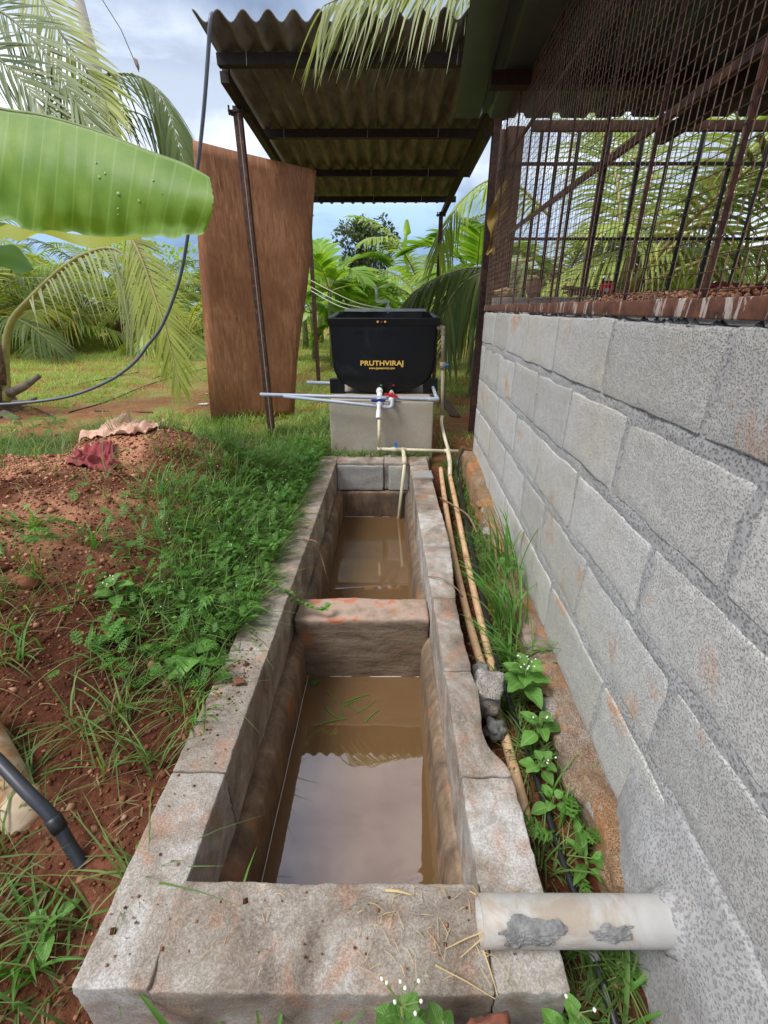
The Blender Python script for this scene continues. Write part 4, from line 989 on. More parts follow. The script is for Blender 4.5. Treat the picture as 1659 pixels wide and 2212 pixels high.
def bigleaf(parent,pts,width,m,name='leaf',uvs=True,fold=.25,wav=.02,seed=0):
    pts=smoothpath(pts,3) if len(pts)<6 else pts; n=len(pts); up=Vector((0,0,1))
    def fn(u,v):
        x=u*(n-1);i=min(int(x),n-2);p=pts[i].lerp(pts[i+1],x-i);T=(pts[i+1]-pts[i]).normalized();Sd=T.cross(up); Sd=Sd.normalized() if Sd.length>.05 else Vector((1,0,0)); N=Sd.cross(T)
        w=width*(math.sin(math.pi*min(1,u*.93+.05))**.55 if u>.02 else .12); s=(v-.5)*2
        return p+Sd*s*w*.5+N*(-abs(s)**1.3*w*fold+wav*math.sin(u*23+s*3+seed)*abs(s))
    return gridmesh(name,fn,15,7,m,parent,uvs)
def banana(loc,h,L,seed,label,nl=7,group='banana plants behind the black tub'):
    r_=random.Random(seed); loc=Vector(loc); o=empty('banana_plant',loc,label,'banana plant',group); top=loc+Vector((0,0,h))
    MB().tube([loc+Vector((0,0,-.05)),loc.lerp(top,.5),top],[.09,.075,.05],9).build('stem',M['arecat'],o,True)
    for i in range(nl):
        az=i*2.4+seed; pts=arc(top,az,1.4-.9*(i+.5)/nl,L*r_.uniform(.8,1.1),1.3+.5*r_.random(),9)
        MB().tube(pts,[.014*(1-.8*k/9) for k in range(10)],5).build('midrib',M['stem'],o,True)
        bigleaf(o,pts[1:],.42*L/1.6,M['banana'],seed=i)
    return o
LEAF_T=([(0,0,0),(.5,-.32,.05),(1,0,-.05),(.5,.32,.05),(.5,0,0)],[(0,1,4),(1,2,4),(2,3,4),(3,0,4)])
def clumpcloud(name,blobs,nper,size,m,parent=None,seed=0,kind=None):
    rg=np.random.default_rng(seed); pos=[]
    for c,r in blobs:
        d=rg.normal(size=(nper,3)); d/=np.linalg.norm(d,axis=1)[:,None]; rad=rg.uniform(.45,1.05,nper)**.6
        pos.append(np.array(c)+d*rad[:,None]*np.array(r))
    pos=np.concatenate(pos); n=len(pos); s=size*rg.uniform(.6,1.35,n)
    return scatter(name,LEAF_T[0],LEAF_T[1],mats(pos,rg.uniform(0,6.28,n),rg.uniform(-1.2,1.3,n),s,s,s,rg.uniform(-.8,.8,n)),m,parent)
def tree(loc,h,cr,seed,m,label,group='trees far behind the grove',leaf=.25,nb=16,nper=160,cat='tree'):
    r_=random.Random(seed); loc=Vector(loc); o=empty('tree',loc,label,cat,group); t=MB(); th=h*.45
    t.tube([loc,loc+Vector((0,0,th))],[h*.035,h*.022],8); blobs=[]
    for i in range(nb):
        az=r_.uniform(0,6.28);z=th+(h-th)*r_.random(); rad=cr*(1-.55*abs((z-th)/(h-th)-.4))*r_.uniform(.2,1); c=loc+Vector((math.cos(az)*rad,math.sin(az)*rad,z-loc.z))
        c.z=loc.z+z; blobs.append((tuple(c),(cr*.36*r_.uniform(.7,1.3),cr*.36*r_.uniform(.7,1.3),cr*.28*r_.uniform(.7,1.2))))
        t.tube([loc+Vector((0,0,th*r_.uniform(.7,1))),c],[h*.012,h*.004],5)
    t.build('trunk',M['bark'],o,True); clumpcloud('crown',blobs,nper,leaf,m,o,seed); return o

# ---------------------------------------------------------------- grove in the distance
coconut(at(915,700,Y=10.5)*1+Vector((0,0,-1.0+.65)),.75,11,2.5,3,'young coconut palm with upright fronds right behind the tub','coconut palms of the grove',('palm','palm','palmd'),.11,(0,0),(.45,1.5),.62,40,.035)
sh=empty('palm_spear',at(880,520,Y=10.0),'tall unopened palm spear standing against the blue sky','palm')
bigleaf(sh,[at(885,590,Y=10),at(882,560,Y=10),at(880,520,Y=10),at(879,474,Y=10)],.20,M['mid'],fold=.4)
areca((at(712,640,Y=8.6).x,8.6,0),1.25,1.25,2,'slender areca palm left of the tub with drooping fronds')
areca((at(790,650,Y=9.2).x,9.2,0),.75,1.15,5,'low areca palm right behind the stirrer')
areca((at(815,650,Y=11).x,11.0,0),.8,1.1,9,'small areca palm just right of the stirrer handle')
areca((at(672,650,Y=10).x,10.0,0),.9,1.2,12,'areca palm half hidden by the plywood edge')
areca((at(745,650,Y=13).x,13,0),1.1,1.2,15,'pale areca palm between stirrer and slender palm')
areca((at(1032,560,Y=7.6).x,7.6,0),1.35,1.3,21,'bright areca palm next to the dark shelter corner',9)
for i,(px,Y,hh,L) in enumerate(((735,12,.9,1.5),(770,14,1.2,1.7),(850,13,1.2,1.6),(690,15,1.3,1.6),(905,16,1.5,1.8),(655,13,1.0,1.5))):
    banana((at(px,660,Y=Y).x,Y,-.02),hh,L,i*3+2,('broad leaved banana plant left of the stirrer','banana plant below the dark tree','banana plant close left of the upright coconut palm','banana plant behind the slender areca palm','tall banana plant right of the upright coconut palm','banana plant partly behind the plywood sheet')[i])
tree(at(790,655,Y=34)*1.0-Vector((0,0,1)),5.6,2.2,4,M['dark'],'dark grey green tree rising above the bananas',leaf=.26,nb=22,nper=200)
tl=[];r_=random.Random(21)
for i in range(150):
    Y=r_.uniform(24,34); X=r_.uniform(-1.2,1.0)*Y; hh=(3.1+.9*mn.noise(Vector((X*.13,1,2)))+(1.1 if X<-8 else 0))*(1 if not -7<X<6 else .78)
    tl.append(((X,Y,hh*r_.uniform(.15,.85)),(1.5,1.0,.75)))
tag(clumpcloud('treeline',tl,230,.22,M['mid'],None,6),'bushy green treeline closing off the far side of the grove','treeline',kind='stuff')
ug=[]
r_=random.Random(12)
for i in range(70):
    Y=r_.uniform(13,22); X=r_.uniform(-1.15,.9)*Y; ug.append(((X,Y,.25+.3*r_.random()),(1.0,.8,.5+.35*r_.random())))
tag(clumpcloud('undergrowth',ug,170,.17,M['field'],None,5),'green undergrowth spreading below the palm grove','undergrowth',kind='stuff')
# left: coconut palms
pl=empty('coconut_palm',at(-10,850,D=4.7),'stubby coconut palm at the left edge with a long arching frond','palm','coconut palms of the grove')
b0=at(-25,865,D=4.7)
MB().tube([b0+Vector((0,0,-.35)),b0+Vector((.0,0,-.1)),b0+Vector((0,0,.12)),b0+Vector((-.02,0,.4))],[.30,.27,.20,.10],14).build('trunk',M['fibre'],pl,True)
for k,(x,y,x2,y2,r0) in enumerate(((20,850,85,812,.045),(10,900,40,905,.07),(0,830,-5,740,.06),(30,870,78,860,.03))):
    MB().tube([at(x,y,D=4.55),at((x+x2)/2,(y+y2)/2+4,D=4.5),at(x2,y2,D=4.45)],[r0,r0*.8,r0*.5],8).build('frond_stub',M['trunk' if k!=2 else 'fibre'],pl,True)
D=4.45
pts=[at(x,y,D=d) for x,y,d in((16,868,4.6),(12,800,4.58),(13,742,4.55),(26,692,4.5),(63,649,4.45),(99,612,4.4),(142,574,4.35),(185,549,4.3),(231,536,4.25),(265,548,4.2),(288,590,4.18),(304,650,4.16),(316,715,4.15))]
frond(pl,smoothpath(pts,3),38,.52,1.1,.020,'palmt',.040,True,start=.36,lift=-.1,seed=5,a0=60,a1=25)
pts=[at(x,y,D=4.0) for x,y in((190,440),(245,470),(284,514),(314,580),(334,640),(357,706),(374,775),(390,838))]
frond(pl,smoothpath(pts,3),60,.45,.14,.017,'palmy',.022,True,start=.22,lift=.02,U=(0.15,-1,.1),seed=6,a0=48,a1=16)
# upper left fronds of a palm that stands outside the picture
pu=empty('coconut_palm',(-4.6,4.2,0),'tall coconut palm beyond the left edge whose fronds hang across the sky','palm','coconut palms of the grove')
MB().tube([(-4.6,4.2,-.1),(-4.55,4.25,2.2),(-4.45,4.3,4.2)],[.2,.15,.12],10).build('trunk',M['trunk'],pu,True)
def vf(P_,D0,D1,**k):
    n=len(P_); return smoothpath([at(x,y,D=D0+(D1-D0)*i/(n-1)) for i,(x,y) in enumerate(P_)],4)
frond(pu,vf([(20,-130),(60,-60),(100,20),(139,83),(185,149),(225,212),(250,300)],4.6,3.9),50,.70,.10,.026,'palmy',.020,True,U=(.1,-1,.2),seed=7,start=.05,lift=.0,a0=40,a1=14,stalk='rachisd')
frond(pu,vf([(-110,-40),(-40,0),(30,45),(99,116),(149,198),(215,300)],4.5,3.8),50,.80,.10,.024,'palmd',.018,True,U=(.1,-1,.2),seed=8,start=.05,lift=.0,a0=34,a1=14,stalk='rachisd')
frond(pu,vf([(-160,60),(-80,90),(0,130),(60,190),(120,290)],4.4,3.9),40,.75,.12,.024,'palmd',.018,False,U=(.1,-1,.2),seed=9,start=.05,lift=.0,a0=32,a1=14,stalk='rachisd')
frond(pu,vf([(-20,330),(40,285),(89,240),(132,200),(185,173),(251,160),(314,172),(357,225),(382,298),(400,360)],5.0,4.6),62,.62,.95,.030,'palmd',.022,True,seed=10,start=.1,lift=.05,a0=55,a1=22,stalk='rachisd')
frond(pu,vf([(60,330),(120,270),(190,240),(260,235),(330,262),(372,330)],5.3,5.0),40,.55,.95,.026,'palmd',.018,False,seed=11,start=.1,lift=.05,a0=55,a1=22,stalk='rachisd')
for i,(px,Y,h_,L) in enumerate(((120,11.5,.6,2.3),(250,13,.7,2.4),(-60,10.0,.7,2.6),(390,11.0,.5,1.9),(330,15,1.0,2.4),(180,17,1.1,2.6),(40,15.5,1.0,2.6),(-150,12,1,2.8),(440,17,1.0,2.2))):
    coconut((at(px,665,Y=Y).x,Y,-.03),h_,12,L,60+i,('low coconut palm standing behind the arching frond','coconut palm behind the yellow tipped frond','coconut palm by the left edge behind the stubby one','small coconut palm just left of the plywood','coconut palm further back near the plywood','coconut palm in the back row at left','coconut palm in the back row beyond the stubby palm','coconut palm at the far left of the back row','coconut palm in the distance behind the small one')[i],elr=(.0,1.4),nl=36,mat_=('palm','palmy','palmd'))
for i,(px,Y,h_,L) in enumerate(((40,14,1.5,2.6),(230,16,1.7,2.5),(345,17,1.3,2.3),(-90,12,1.6,2.8))):
    coconut((at(px,665,Y=Y).x,Y,-.03),h_,13,L,90+i,('tall crowned coconut palm filling the gap under the banana leaf','coconut palm with high fronds above the arching frond','coconut palm crown just left of the slate hose','tall coconut palm at the left edge of the back row')[i],elr=(.1,1.4),nl=40,mat_=('palm','palm','palmd'))
# frond hanging into the top of the picture
pf=empty('coconut_palm',(3.2,1.9,-.2),'coconut palm above the shelter whose pale frond hangs in front of the shed roof','palm','coconut palms of the grove')
MB().tube([(3.9,4.9,-.2),(3.8,4.7,2.5),(3.5,4.2,4.6)],[.2,.16,.13],10).build('trunk',M['trunk'],pf,True)
fp=vf([(1250,-260),(1150,-150),(1050,-70),(960,-38),(880,-22),(800,-14),(740,-5),(700,12)],2.45,2.16)
frond(pf,fp,54,.42,.62,.014,'palmt',.012,True,start=.02,lift=-.35,seed=13,a0=62,a1=18,prof=lambda q:(1-.35*q))
frond(pf,vf([(1180,-200),(1080,-110),(985,-60),(900,-45),(830,-38),(775,-30)],2.5,2.2),40,.38,.55,.013,'palmt',.010,True,start=.05,lift=-.3,seed=14,a0=55,a1=25,prof=lambda q:(1-.3*q))
# right: palm whose fronds droop behind the tub
pr=empty('coconut_palm',(at(1075,620,Y=5.6).x,5.6,0),'coconut palm behind the shelter corner with dark fronds drooping beside the tub','palm','coconut palms of the grove')
q=at(1045,620,Y=5.6); MB().tube([(q.x+.0,5.6,-.1),(q.x+.02,5.6,.5),(q.x+.15,5.6,1.3)],[.09,.08,.09],9).build('trunk',M['trunk'],pr,True)
frond(pr,vf([(1150,560),(1090,572),(1042,578),(1005,580),(970,590),(936,604),(901,630),(878,662)],5.0,4.7),64,.78,.95,.036,'palmd',.022,True,start=.05,lift=.05,seed=15,a0=60,a1=25,prof=lambda q:(1-.45*q))
frond(pr,vf([(1160,600),(1100,592),(1050,590),(1010,604),(975,640),(955,690)],4.9,4.6),54,.70,1.0,.034,'palmd',.020,False,start=.05,lift=.0,seed=16,a0=60,a1=25,prof=lambda q:(1-.4*q))
frond(pr,vf([(1190,470),(1130,410),(1090,388),(1050,392),(1005,425),(968,480),(948,545)],5.8,5.5),50,.62,.75,.024,'palm',.020,True,start=.05,lift=.0,seed=17,a0=55,a1=22,prof=lambda q:(1-.4*q))
# palms seen through the wire mesh
cp1=coconut((at(1345,645,Y=6.0).x,6.0,-.1),1.3,11,3.7,71,'large coconut palm with thick stalks seen through the wire mesh',elr=(.15,1.45),ll=.85,nl=60,w=.04,tr=.2,mat_=('palm','palmd','palm'),avoid=3.6)
coconut((at(1600,645,Y=7.0).x,7.0,-.1),1.2,9,3.4,73,'coconut palm at the right edge seen through the mesh',elr=(.15,1.4),nl=52,w=.04,tr=.18,mat_=('palmd','palm','palm'))
coconut((at(1200,645,Y=8.5).x,8.5,-.1),.9,8,3.0,75,'coconut palm behind the red tin seen through the mesh',elr=(.1,1.4),nl=48,w=.04,mat_=('palmd','palm','palm'))
coconut((at(1480,645,Y=10).x,10,-.1),.9,9,2.6,77,'coconut palm further back behind the mesh',elr=(.1,1.4),nl=44,w=.04)
# pole and wires
po=at(165,-20,D=12);q=at(213,175,D=13.0); foot=Vector((q.x+.3,q.y,0))
m=MB(); m.tube([foot,q,po+(po-q)*.3],[.20,.17,.13],8); pw_=empty('utility_pole',foot,'leaning weathered concrete utility pole in the sky at upper left','pole'); m.build('pole_shaft',M['pole'],pw_,True)
gw=empty('guy_wire',at(290,150,D=12),'thin stay wire with a bulging insulator at upper left','wire')
MB().tube([at(215,-10,D=12),at(262,65,D=12),at(300,155,D=12)],[.012]*3,5).build('wire',M['black'],gw); MB().tube([at(290,126,D=12),at(293,131,D=12),at(297,142,D=12),at(300,150,D=12)],[.02,.055,.05,.015],8).build('insulator',M['trunk'],gw,True)
for i,(a,b,c_) in enumerate((((672,606),(760,650),(833,667)),((672,620),(740,655),(833,672)),((672,628),(735,662),(830,680)))):
    tag(MB().tube(smoothpath([at(a[0],a[1],Y=6.4),at(b[0],b[1],Y=5.3),at(c_[0],c_[1],Y=TY1+.05)],5),.0045,5).build('cord',M['rope'],None),('uppermost pale cord tied from the rear post to the stirrer','middle pale cord running from the rear post to the stirrer','lowest pale cord running from the rear post to the tub')[i],'cord','pale cords tied to the stirrer')
# ---------------------------------------------------------------- banana leaf close by at the left
bp=empty('banana_plant',(-2.75,1.9,0),'banana plant beyond the left edge, its huge bright leaf reaching into the picture','banana plant')
MB().tube([(-2.75,1.9,0),(-2.7,1.9,.8),(-2.6,1.9,1.7)],[.11,.09,.06],12).build('stem',M['arecat'],bp,True)
UE=[(-330,190),(-150,205),(0,236),(83,248),(149,265),(231,291),(314,324),(397,354),(453,384)]
LE=[(-330,560),(-150,500),(0,473),(76,506),(159,503),(231,516),(308,511),(380,513),(443,503)]
def curve(P_,u):
    x=u*(len(P_)-1);i=min(int(x),len(P_)-2);t=x-i; a=P_[max(i-1,0)];b=P_[i];c=P_[i+1];d=P_[min(i+2,len(P_)-1)]
    return [.5*((2*b[k])+(c[k]-a[k])*t+(2*a[k]-5*b[k]+4*c[k]-d[k])*t*t+(3*b[k]-a[k]-3*c[k]+d[k])*t**3) for k in(0,1)]
def bl(u,v):
    a=curve(UE,u);b=curve(LE,u); x=a[0]+(b[0]-a[0])*v+ (14*math.sin(math.pi*v)*sm(.9,1,u)); y=a[1]+(b[1]-a[1])*v
    y+=3*math.sin(u*60)*sm(.85,1,v); D_=1.95-.35*u*.6 -.055*math.sin(math.pi*min(1,v*1.05))+.05*v+.006*math.sin(u*75)*v - .03*sm(.8,1,v)*math.sin(u*9)
    x+=-3*abs(mn.noise(Vector((v*9,3,1))))*sm(.98,1,u)*3
    return at(x,y,D=D_)
lf=gridmesh('leaf',bl,90,26,M['bleaf'],bp,True)
MB().tube([bl(i/30,0)+Vector((0,.004,.0)) for i in range(31)],[.011-.0085*i/30 for i in range(31)],8).build('midrib',M['stem'],lf,True)
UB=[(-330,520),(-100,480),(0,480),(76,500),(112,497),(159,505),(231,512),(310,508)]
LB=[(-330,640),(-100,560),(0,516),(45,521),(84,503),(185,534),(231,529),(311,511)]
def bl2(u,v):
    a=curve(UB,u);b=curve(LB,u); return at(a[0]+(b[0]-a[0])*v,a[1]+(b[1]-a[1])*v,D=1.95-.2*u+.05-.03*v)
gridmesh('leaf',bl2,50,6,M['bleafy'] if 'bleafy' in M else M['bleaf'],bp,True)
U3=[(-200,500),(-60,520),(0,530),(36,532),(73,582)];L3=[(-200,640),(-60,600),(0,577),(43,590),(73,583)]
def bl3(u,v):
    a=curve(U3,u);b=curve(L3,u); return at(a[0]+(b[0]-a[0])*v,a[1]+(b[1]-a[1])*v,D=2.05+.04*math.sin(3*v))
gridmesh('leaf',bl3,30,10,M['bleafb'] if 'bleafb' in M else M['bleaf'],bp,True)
dr=[(.62,.38,.007),(.60,.43,.009),(.665,.55,.012),(.735,.60,.009),(.665,.70,.006),(.78,.33,.008),(.665,.76,.005),(.59,.30,.006),(.81,.46,.004)]
dm=G('water_drop'); dm.fin((.30,.48,.16),.04,spec=1.0)
for u,v,s_ in dr:
    p=bl(u,v); o=rock('water_drop',p+Vector((0,-.003,0)),(s_*.6,.002,s_*.6),dm.m,lf,int(s_*9000),2,.3)

# ---------------------------------------------------------------- ground cover
def gpt(x,y,lim=None):
    z=0.0
    for _ in range(25):
        p=at(x,y,Z=z); z=.5*z+.5*ground_z(p.x,p.y)
    return Vector((p.x,p.y,ground_z(p.x,p.y)))
def blade_t(bend=.6,n=4):
    V=[];
    for i in range(n+1):
        s=i/n; x=bend*s**2; z=s*(1-.25*bend*s); w=.5*(1-s**2.2)+.02; V+=[(x,-w,z),(x,w,z)]
    return V,grid_faces(n+1,2)
BT=[blade_t(b) for b in (.25,.6,1.0)]
def grass(name,tufts,nb,h,w,m,label,parent=None,spread=.02,tilt=(.1,.75),seed=0,kind='stuff'):
    "tufts: list of (x,y,z,scale)"
    rg=np.random.default_rng(seed); T=np.array(tufts); Vs=[];Fs=[];off=0
    for k,(tv,tf) in enumerate(BT):
        n=len(T)*nb//3; idx=rg.integers(0,len(T),n); az=rg.uniform(0,6.283,n)
        pos=T[idx,:3]+np.stack([np.cos(az),np.sin(az),0*az],-1)*rg.uniform(0,spread,n)[:,None]*T[idx,3:4]
        hh=h*T[idx,3]*rg.uniform(.45,1.3,n)
        Mx=mats(pos,az+rg.normal(0,.5,n),rg.uniform(*tilt,n),hh,w*rg.uniform(.6,1.4,n),hh)
        V=np.einsum('nij,kj->nki',Mx[:,:,:3],np.array(tv))+Mx[:,None,:,3]; kk=len(tv)
        Vs.append(V.reshape(-1,3)); Fs.append((tf[None]+(np.arange(n)*kk)[:,None,None]).reshape(-1,4)+off); off+=len(Vs[-1])
    o=link(name,arrmesh(name,np.concatenate(Vs),np.concatenate(Fs)),m,parent,True)
    return tag(o,label,'grass' if label else None,kind=kind)
def gdens(x,y):
    "how grassy the ground left of the tank is"
    d=0
    if x<-.50:
        e=-.52-x
        band=sm(.80,1.35,y)*math.exp(-(e/(.27+.30*sm(1.5,2.6,y)))**2)
        d=max(band, .25*sm(2.6,3.2,y), .035+.30*max(0,mn.noise(Vector((x*2.2,y*2.2,4)))-.05))
        if y<.8: d=max(d*.6,.12*sm(.9,.3,y)*math.exp(-(e/.5)**2)+.03)
        if mound(x,y)>.27: d*=.30
        if y>3.0: d=.02+.9*mn.noise(Vector((x*1.3,y*2.2,2)))+.5*sm(-1.2,-.6,x)*sm(3.9,3.2,y)
    return d
def build_grass():
    r_=random.Random(31); near=[];dry=[];tiny=[]
    while len(near)<1900:
        x=r_.uniform(-3.4,-.50);y=r_.uniform(-.1,4.3)
        if abs(x)>1.05*(y*.91+.5)+.15: continue
        if r_.random()<gdens(x,y): near.append((x,y,ground_z(x,y)-.004,r_.uniform(.6,1.25)))
    grass('grass',near,8,.165,.0042,M['grass'],'green grass growing thick along the left side of the tank and thinly over the mound',spread=.035,seed=1)
    while len(dry)<750:
        x=r_.uniform(-2.6,-.5);y=r_.uniform(.0,4.2)
        if r_.random()<.25+.6*sm(1.6,.6,y): dry.append((x,y,ground_z(x,y)-.004,r_.uniform(.5,1.2)))
    grass('dry_grass',dry,5,.09,.0030,M['grassdry'],'dry straw coloured grass among the green on the red soil',spread=.04,tilt=(.6,1.45),seed=2)
    f=[]
    while len(f)<23000:
        Y=3.0+22*r_.random()**1.7; X=r_.uniform(-1.05,.75)*(Y+.6)
        if .3<X<.9 and Y<3.4: continue
        if -.45<X<.38 and Y<4.4: continue
        dn=.32+1.5*mn.noise(Vector((X*.55,Y*.8,2)))+.75*sm(5.2,7.5,Y)
        if r_.random()<dn: f.append((X,Y,ground_z(X,Y)-.005,r_.uniform(.6,1.3)*(1+.05*Y)))
    grass('field_grass',f,6,.085,.0075,M['field'],'bright yellow green grass over the open field behind',spread=.10,seed=3)
    f2=[]
    while len(f2)<2600:
        Y=3.2+9*r_.random()**1.4; X=r_.uniform(-1.05,.75)*(Y+.6)
        if .3<X<.9 and Y<3.4 or -.45<X<.38 and Y<4.4: continue
        f2.append((X,Y,ground_z(X,Y)-.003,r_.uniform(.6,1.3)*(1+.05*Y)))
    grass('field_straw',f2,5,.085,.006,M['grassdry'],'dry straw and clippings littering the red soil of the field',spread=.12,tilt=(.8,1.5),seed=33)
    # verge round posts, pedestal
    v=[]
    for i in range(650):
        x=r_.uniform(-1.9,-.42); y=r_.uniform(3.1,4.0)
        if mn.noise(Vector((x*2.5,y*2.5,6)))<.12 and x<-1.0: continue
        v.append((x,y,ground_z(x,y)-.004,r_.uniform(.6,1.2)))
    for i in range(60): v.append((r_.uniform(-.42,.32),r_.uniform(3.20,3.29),-.02,.5))
    grass('verge_grass',v,9,.15,.0048,M['grass'],'lush grass round the foot of the plywood and the left post',spread=.04,seed=4)
    # trench
    t=[]
    for i in range(420):
        y=.35+2.9*r_.random(); x=wx(y)-.07-r_.random()*.13; 
        if mn.noise(Vector((y*2.2,1,4)))<-.12 and r_.random()<.8: continue
        t.append((x,y,ground_z(x,y)+.0,r_.uniform(.4,1.0)))
    grass('trench_grass',t,9,.12,.0042,M['grass'],'grass and thin weeds filling the trench between pipes and wall',spread=.03,seed=5)
    grass('trench_dry_grass',t[::3],6,.08,.0028,M['grassdry'],'pale dead grass lying over the trench pipes',spread=.05,tilt=(.7,1.5),seed=6)
build_grass()
def tallgrass(c,n,h,w,label,seed,group=None,tilt=(.02,.5),spread=.05,lean=None):
    r_=random.Random(seed); o=empty('grass_clump',c,label,'grass',group)
    for i in range(n):
        az=r_.uniform(0,6.28) if lean is None else lean+r_.gauss(0,.9); hh=h*r_.uniform(.55,1.15); ti=r_.uniform(*tilt); b=Vector(c)+Vector((r_.uniform(-1,1),r_.uniform(-1,1),0))*spread
        V=[];N=8; d=Vector((math.cos(az),math.sin(az),0)); s_=d.cross(Vector((0,0,1))); ww=w*r_.uniform(.7,1.3)
        p=b.copy()
        for k in range(N+1):
            e=math.pi/2-ti-1.35*(k/N)**1.6*r_.uniform(.95,1.05); q=ww*(.5+.5*math.sin(math.pi*min(1,.25+k/N*.5)))*(1-(k/N)**3)+.0002
            tw=math.sin(k*.5+i)*.3; sv=s_*math.cos(tw)+Vector((0,0,1))*math.sin(tw)*.3
            V+=[tuple(p-sv*q/2+Vector((0,0,q*.25))),tuple(p+Vector((0,0,0))),tuple(p+sv*q/2+Vector((0,0,q*.25)))]; p=p+(d*math.cos(e)+Vector((0,0,math.sin(e))))*hh/N
        link('blade',arrmesh('blade',V,grid_faces(N+1,3)),M['weed' if i%4 else 'grass'],o,True)
    return o
def ovleaf(parent,base,d,L,Wd,m,curl=.5,seed=0,serr=.0,name='leaf'):
    d=Vector(d).normalized(); sd=d.cross(Vector((0,0,1))); sd=sd.normalized() if sd.length>.1 else Vector((1,0,0)); up=sd.cross(d)
    def fn(u,v):
        s=(v-.5)*2; w=Wd*.5*(abs(math.sin(math.pi*u**.82))**.75)*(1+(serr*math.sin(u*46) if abs(s)>.9 else 0))+.0006
        return base+d*(L*u)+Vector((0,0,-curl*L*u*u))+sd*s*w+up*(abs(s)*w*.35+.03*L*math.sin(u*15+seed)*abs(s))
    return gridmesh(name,fn,10,5,m,parent,True)
def m_bl(name,c,vein):
    g=G(name); ux=g.n('ShaderNodeSeparateXYZ'); g.l(g.tc.outputs['UV'],ux.inputs[0]); u,v=ux.outputs[0],ux.outputs[1]
    mid=g.math('ABSOLUTE',g.math('SUBTRACT',v,.5)); side=g.math('SINE',g.math('MULTIPLY',g.math('SUBTRACT',u,g.math('MULTIPLY',mid,.7)),48.0))
    col=g.mix(.8,c,g.ramp(g.noise(30,4,.6),(.3,.75),(.7,1.25)),'MULTIPLY'); col=g.mix(g.ramp(side,(.86,0),(.98,.45)),col,vein); col=g.mix(g.ramp(mid,(.03,.7),(.06,0)),col,vein)
    k=g.math('MULTIPLY_ADD',g.orand(),.45); k.node.inputs[2].default_value=.78; col=g.mix(1.0,col,k,'MULTIPLY')
    return g.fin(col,.5,g.bump(side,.25,.002),spec=.35,trans=(.3,(1.4,1.5,.5)))
M['broad']=m_bl('broad_weed_leaf',(.13,.30,.055),(.26,.44,.13))
def plant(loc,h,n,L,Wd,seed,label,group=None,flowers=0,serr=.06,el=(.1,.9),m='broad'):
    r_=random.Random(seed); loc=Vector(loc); o=empty('leafy_weed',loc,label,'weed',group); top=loc+Vector((r_.uniform(-.01,.01),r_.uniform(-.01,.01),h))
    MB().tube([loc+Vector((0,0,-.02)),loc.lerp(top,.5)+Vector((.004,0,0)),top],[.0035,.003,.002],6).build('stem',M['stem'],o,True)
    for i in range(n):
        q=i/n; b=loc.lerp(top,.35+.65*q); az=i*2.4+r_.uniform(-.3,.3)+seed; e=el[0]+(el[1]-el[0])*q; k=1-.45*q
        d=Vector((math.cos(az)*math.cos(e),math.sin(az)*math.cos(e),math.sin(e))); b2=b+d*.012*k
        MB().tube([b,b2],.0012,4).build('leaf_stalk',M['stem'],o)
        ovleaf(o,b2,d,L*k*r_.uniform(.85,1.15),Wd*k,M[m],.35,i,serr)
    for i in range(flowers):
        c=top+Vector((r_.uniform(-.03,.03),r_.uniform(-.03,.03),.01+r_.uniform(0,.025))); MB().tube([top,c],.0008,4).build('flower_stalk',M['stem'],o); rock('flower',c,(.003,.003,.003),M['flower'],o,i,1,.3)
    return o
# lobed leaf template
def lobed_t():
    V=[];Fq=[]
    ax=[(0,0,0),(.25,0,.03),(.5,0,.03),(.75,0,0),(1,0,-.06)]
    def tri4(a,b,c,d): k=len(V); V.extend([a,b,c,d]); Fq.append((k,k+1,k+2,k+3))
    for x,l in ((.18,.22),(.36,.34),(.54,.36),(.70,.28),(.84,.18)):
        for s in(1,-1):
            tri4((x-.05,0,.02),(x+.04,s*l*.45,.03),(x+.20,s*l,-.02),(x+.06,0,.02)); tri4((x+.0,s*l*.25,.025),(x-.01,s*l*.7,.02),(x+.05,s*l*.62,.02),(x+.06,s*l*.3,.025))
    tri4((0,-.015,0),(.6,-.03,.03),(1,0,-.05),(.6,.03,.03)); tri4((.75,-.07,.01),(1.02,-.02,-.05),(1.02,.02,-.05),(.75,.07,.01))
    return V,Fq
LT=lobed_t()
def lobed(pos_list,size,name,label,m='weed',parent=None,seed=0,tilt=(-.2,.9)):
    rg=np.random.default_rng(seed); T=np.array(pos_list); n=len(T); s=size*rg.uniform(.6,1.3,n)
    return tag(scatter(name,LT[0],LT[1],mats(T,rg.uniform(0,6.28,n),-rg.uniform(*tilt,n),s,s,s,rg.uniform(-.4,.4,n)*0),M[m],parent,True),label,'weeds',kind='stuff')
r_=random.Random(41); L1=[];L2=[];
while len(L1)<1500:
    x=r_.uniform(-1.5,-.46);y=r_.uniform(.95,3.4); e=-.52-x
    if r_.random()<math.exp(-(e/.34)**2)*(.4+.6*sm(.95,1.5,y)): L1.append((x,y,ground_z(min(x,-.52),y)+.03+.11*r_.random()*math.exp(-(e/.4)**2)))
lobed(L1,.050,'low_weeds','low feathery weeds crowding the left rim of the tank',seed=3)
L3=[]
while len(L3)<550:
    x=r_.uniform(-1.35,-.44);y=r_.uniform(1.1,3.5); e=-.52-x
    if r_.random()<math.exp(-(e/.4)**2): L3.append((x,y,ground_z(min(x,-.52),y)+.05+.11*r_.random()))
rg=np.random.default_rng(8); T=np.array(L3); sz=rg.uniform(.012,.03,len(T))
tag(scatter('small_leaved_weeds',LEAF_T[0],LEAF_T[1],mats(T,rg.uniform(0,6.28,len(T)),rg.uniform(-.7,.7,len(T)),sz,sz,sz),M['weed'],None,True),'small round leaved weeds mixed into the rim grass','weeds',kind='stuff')
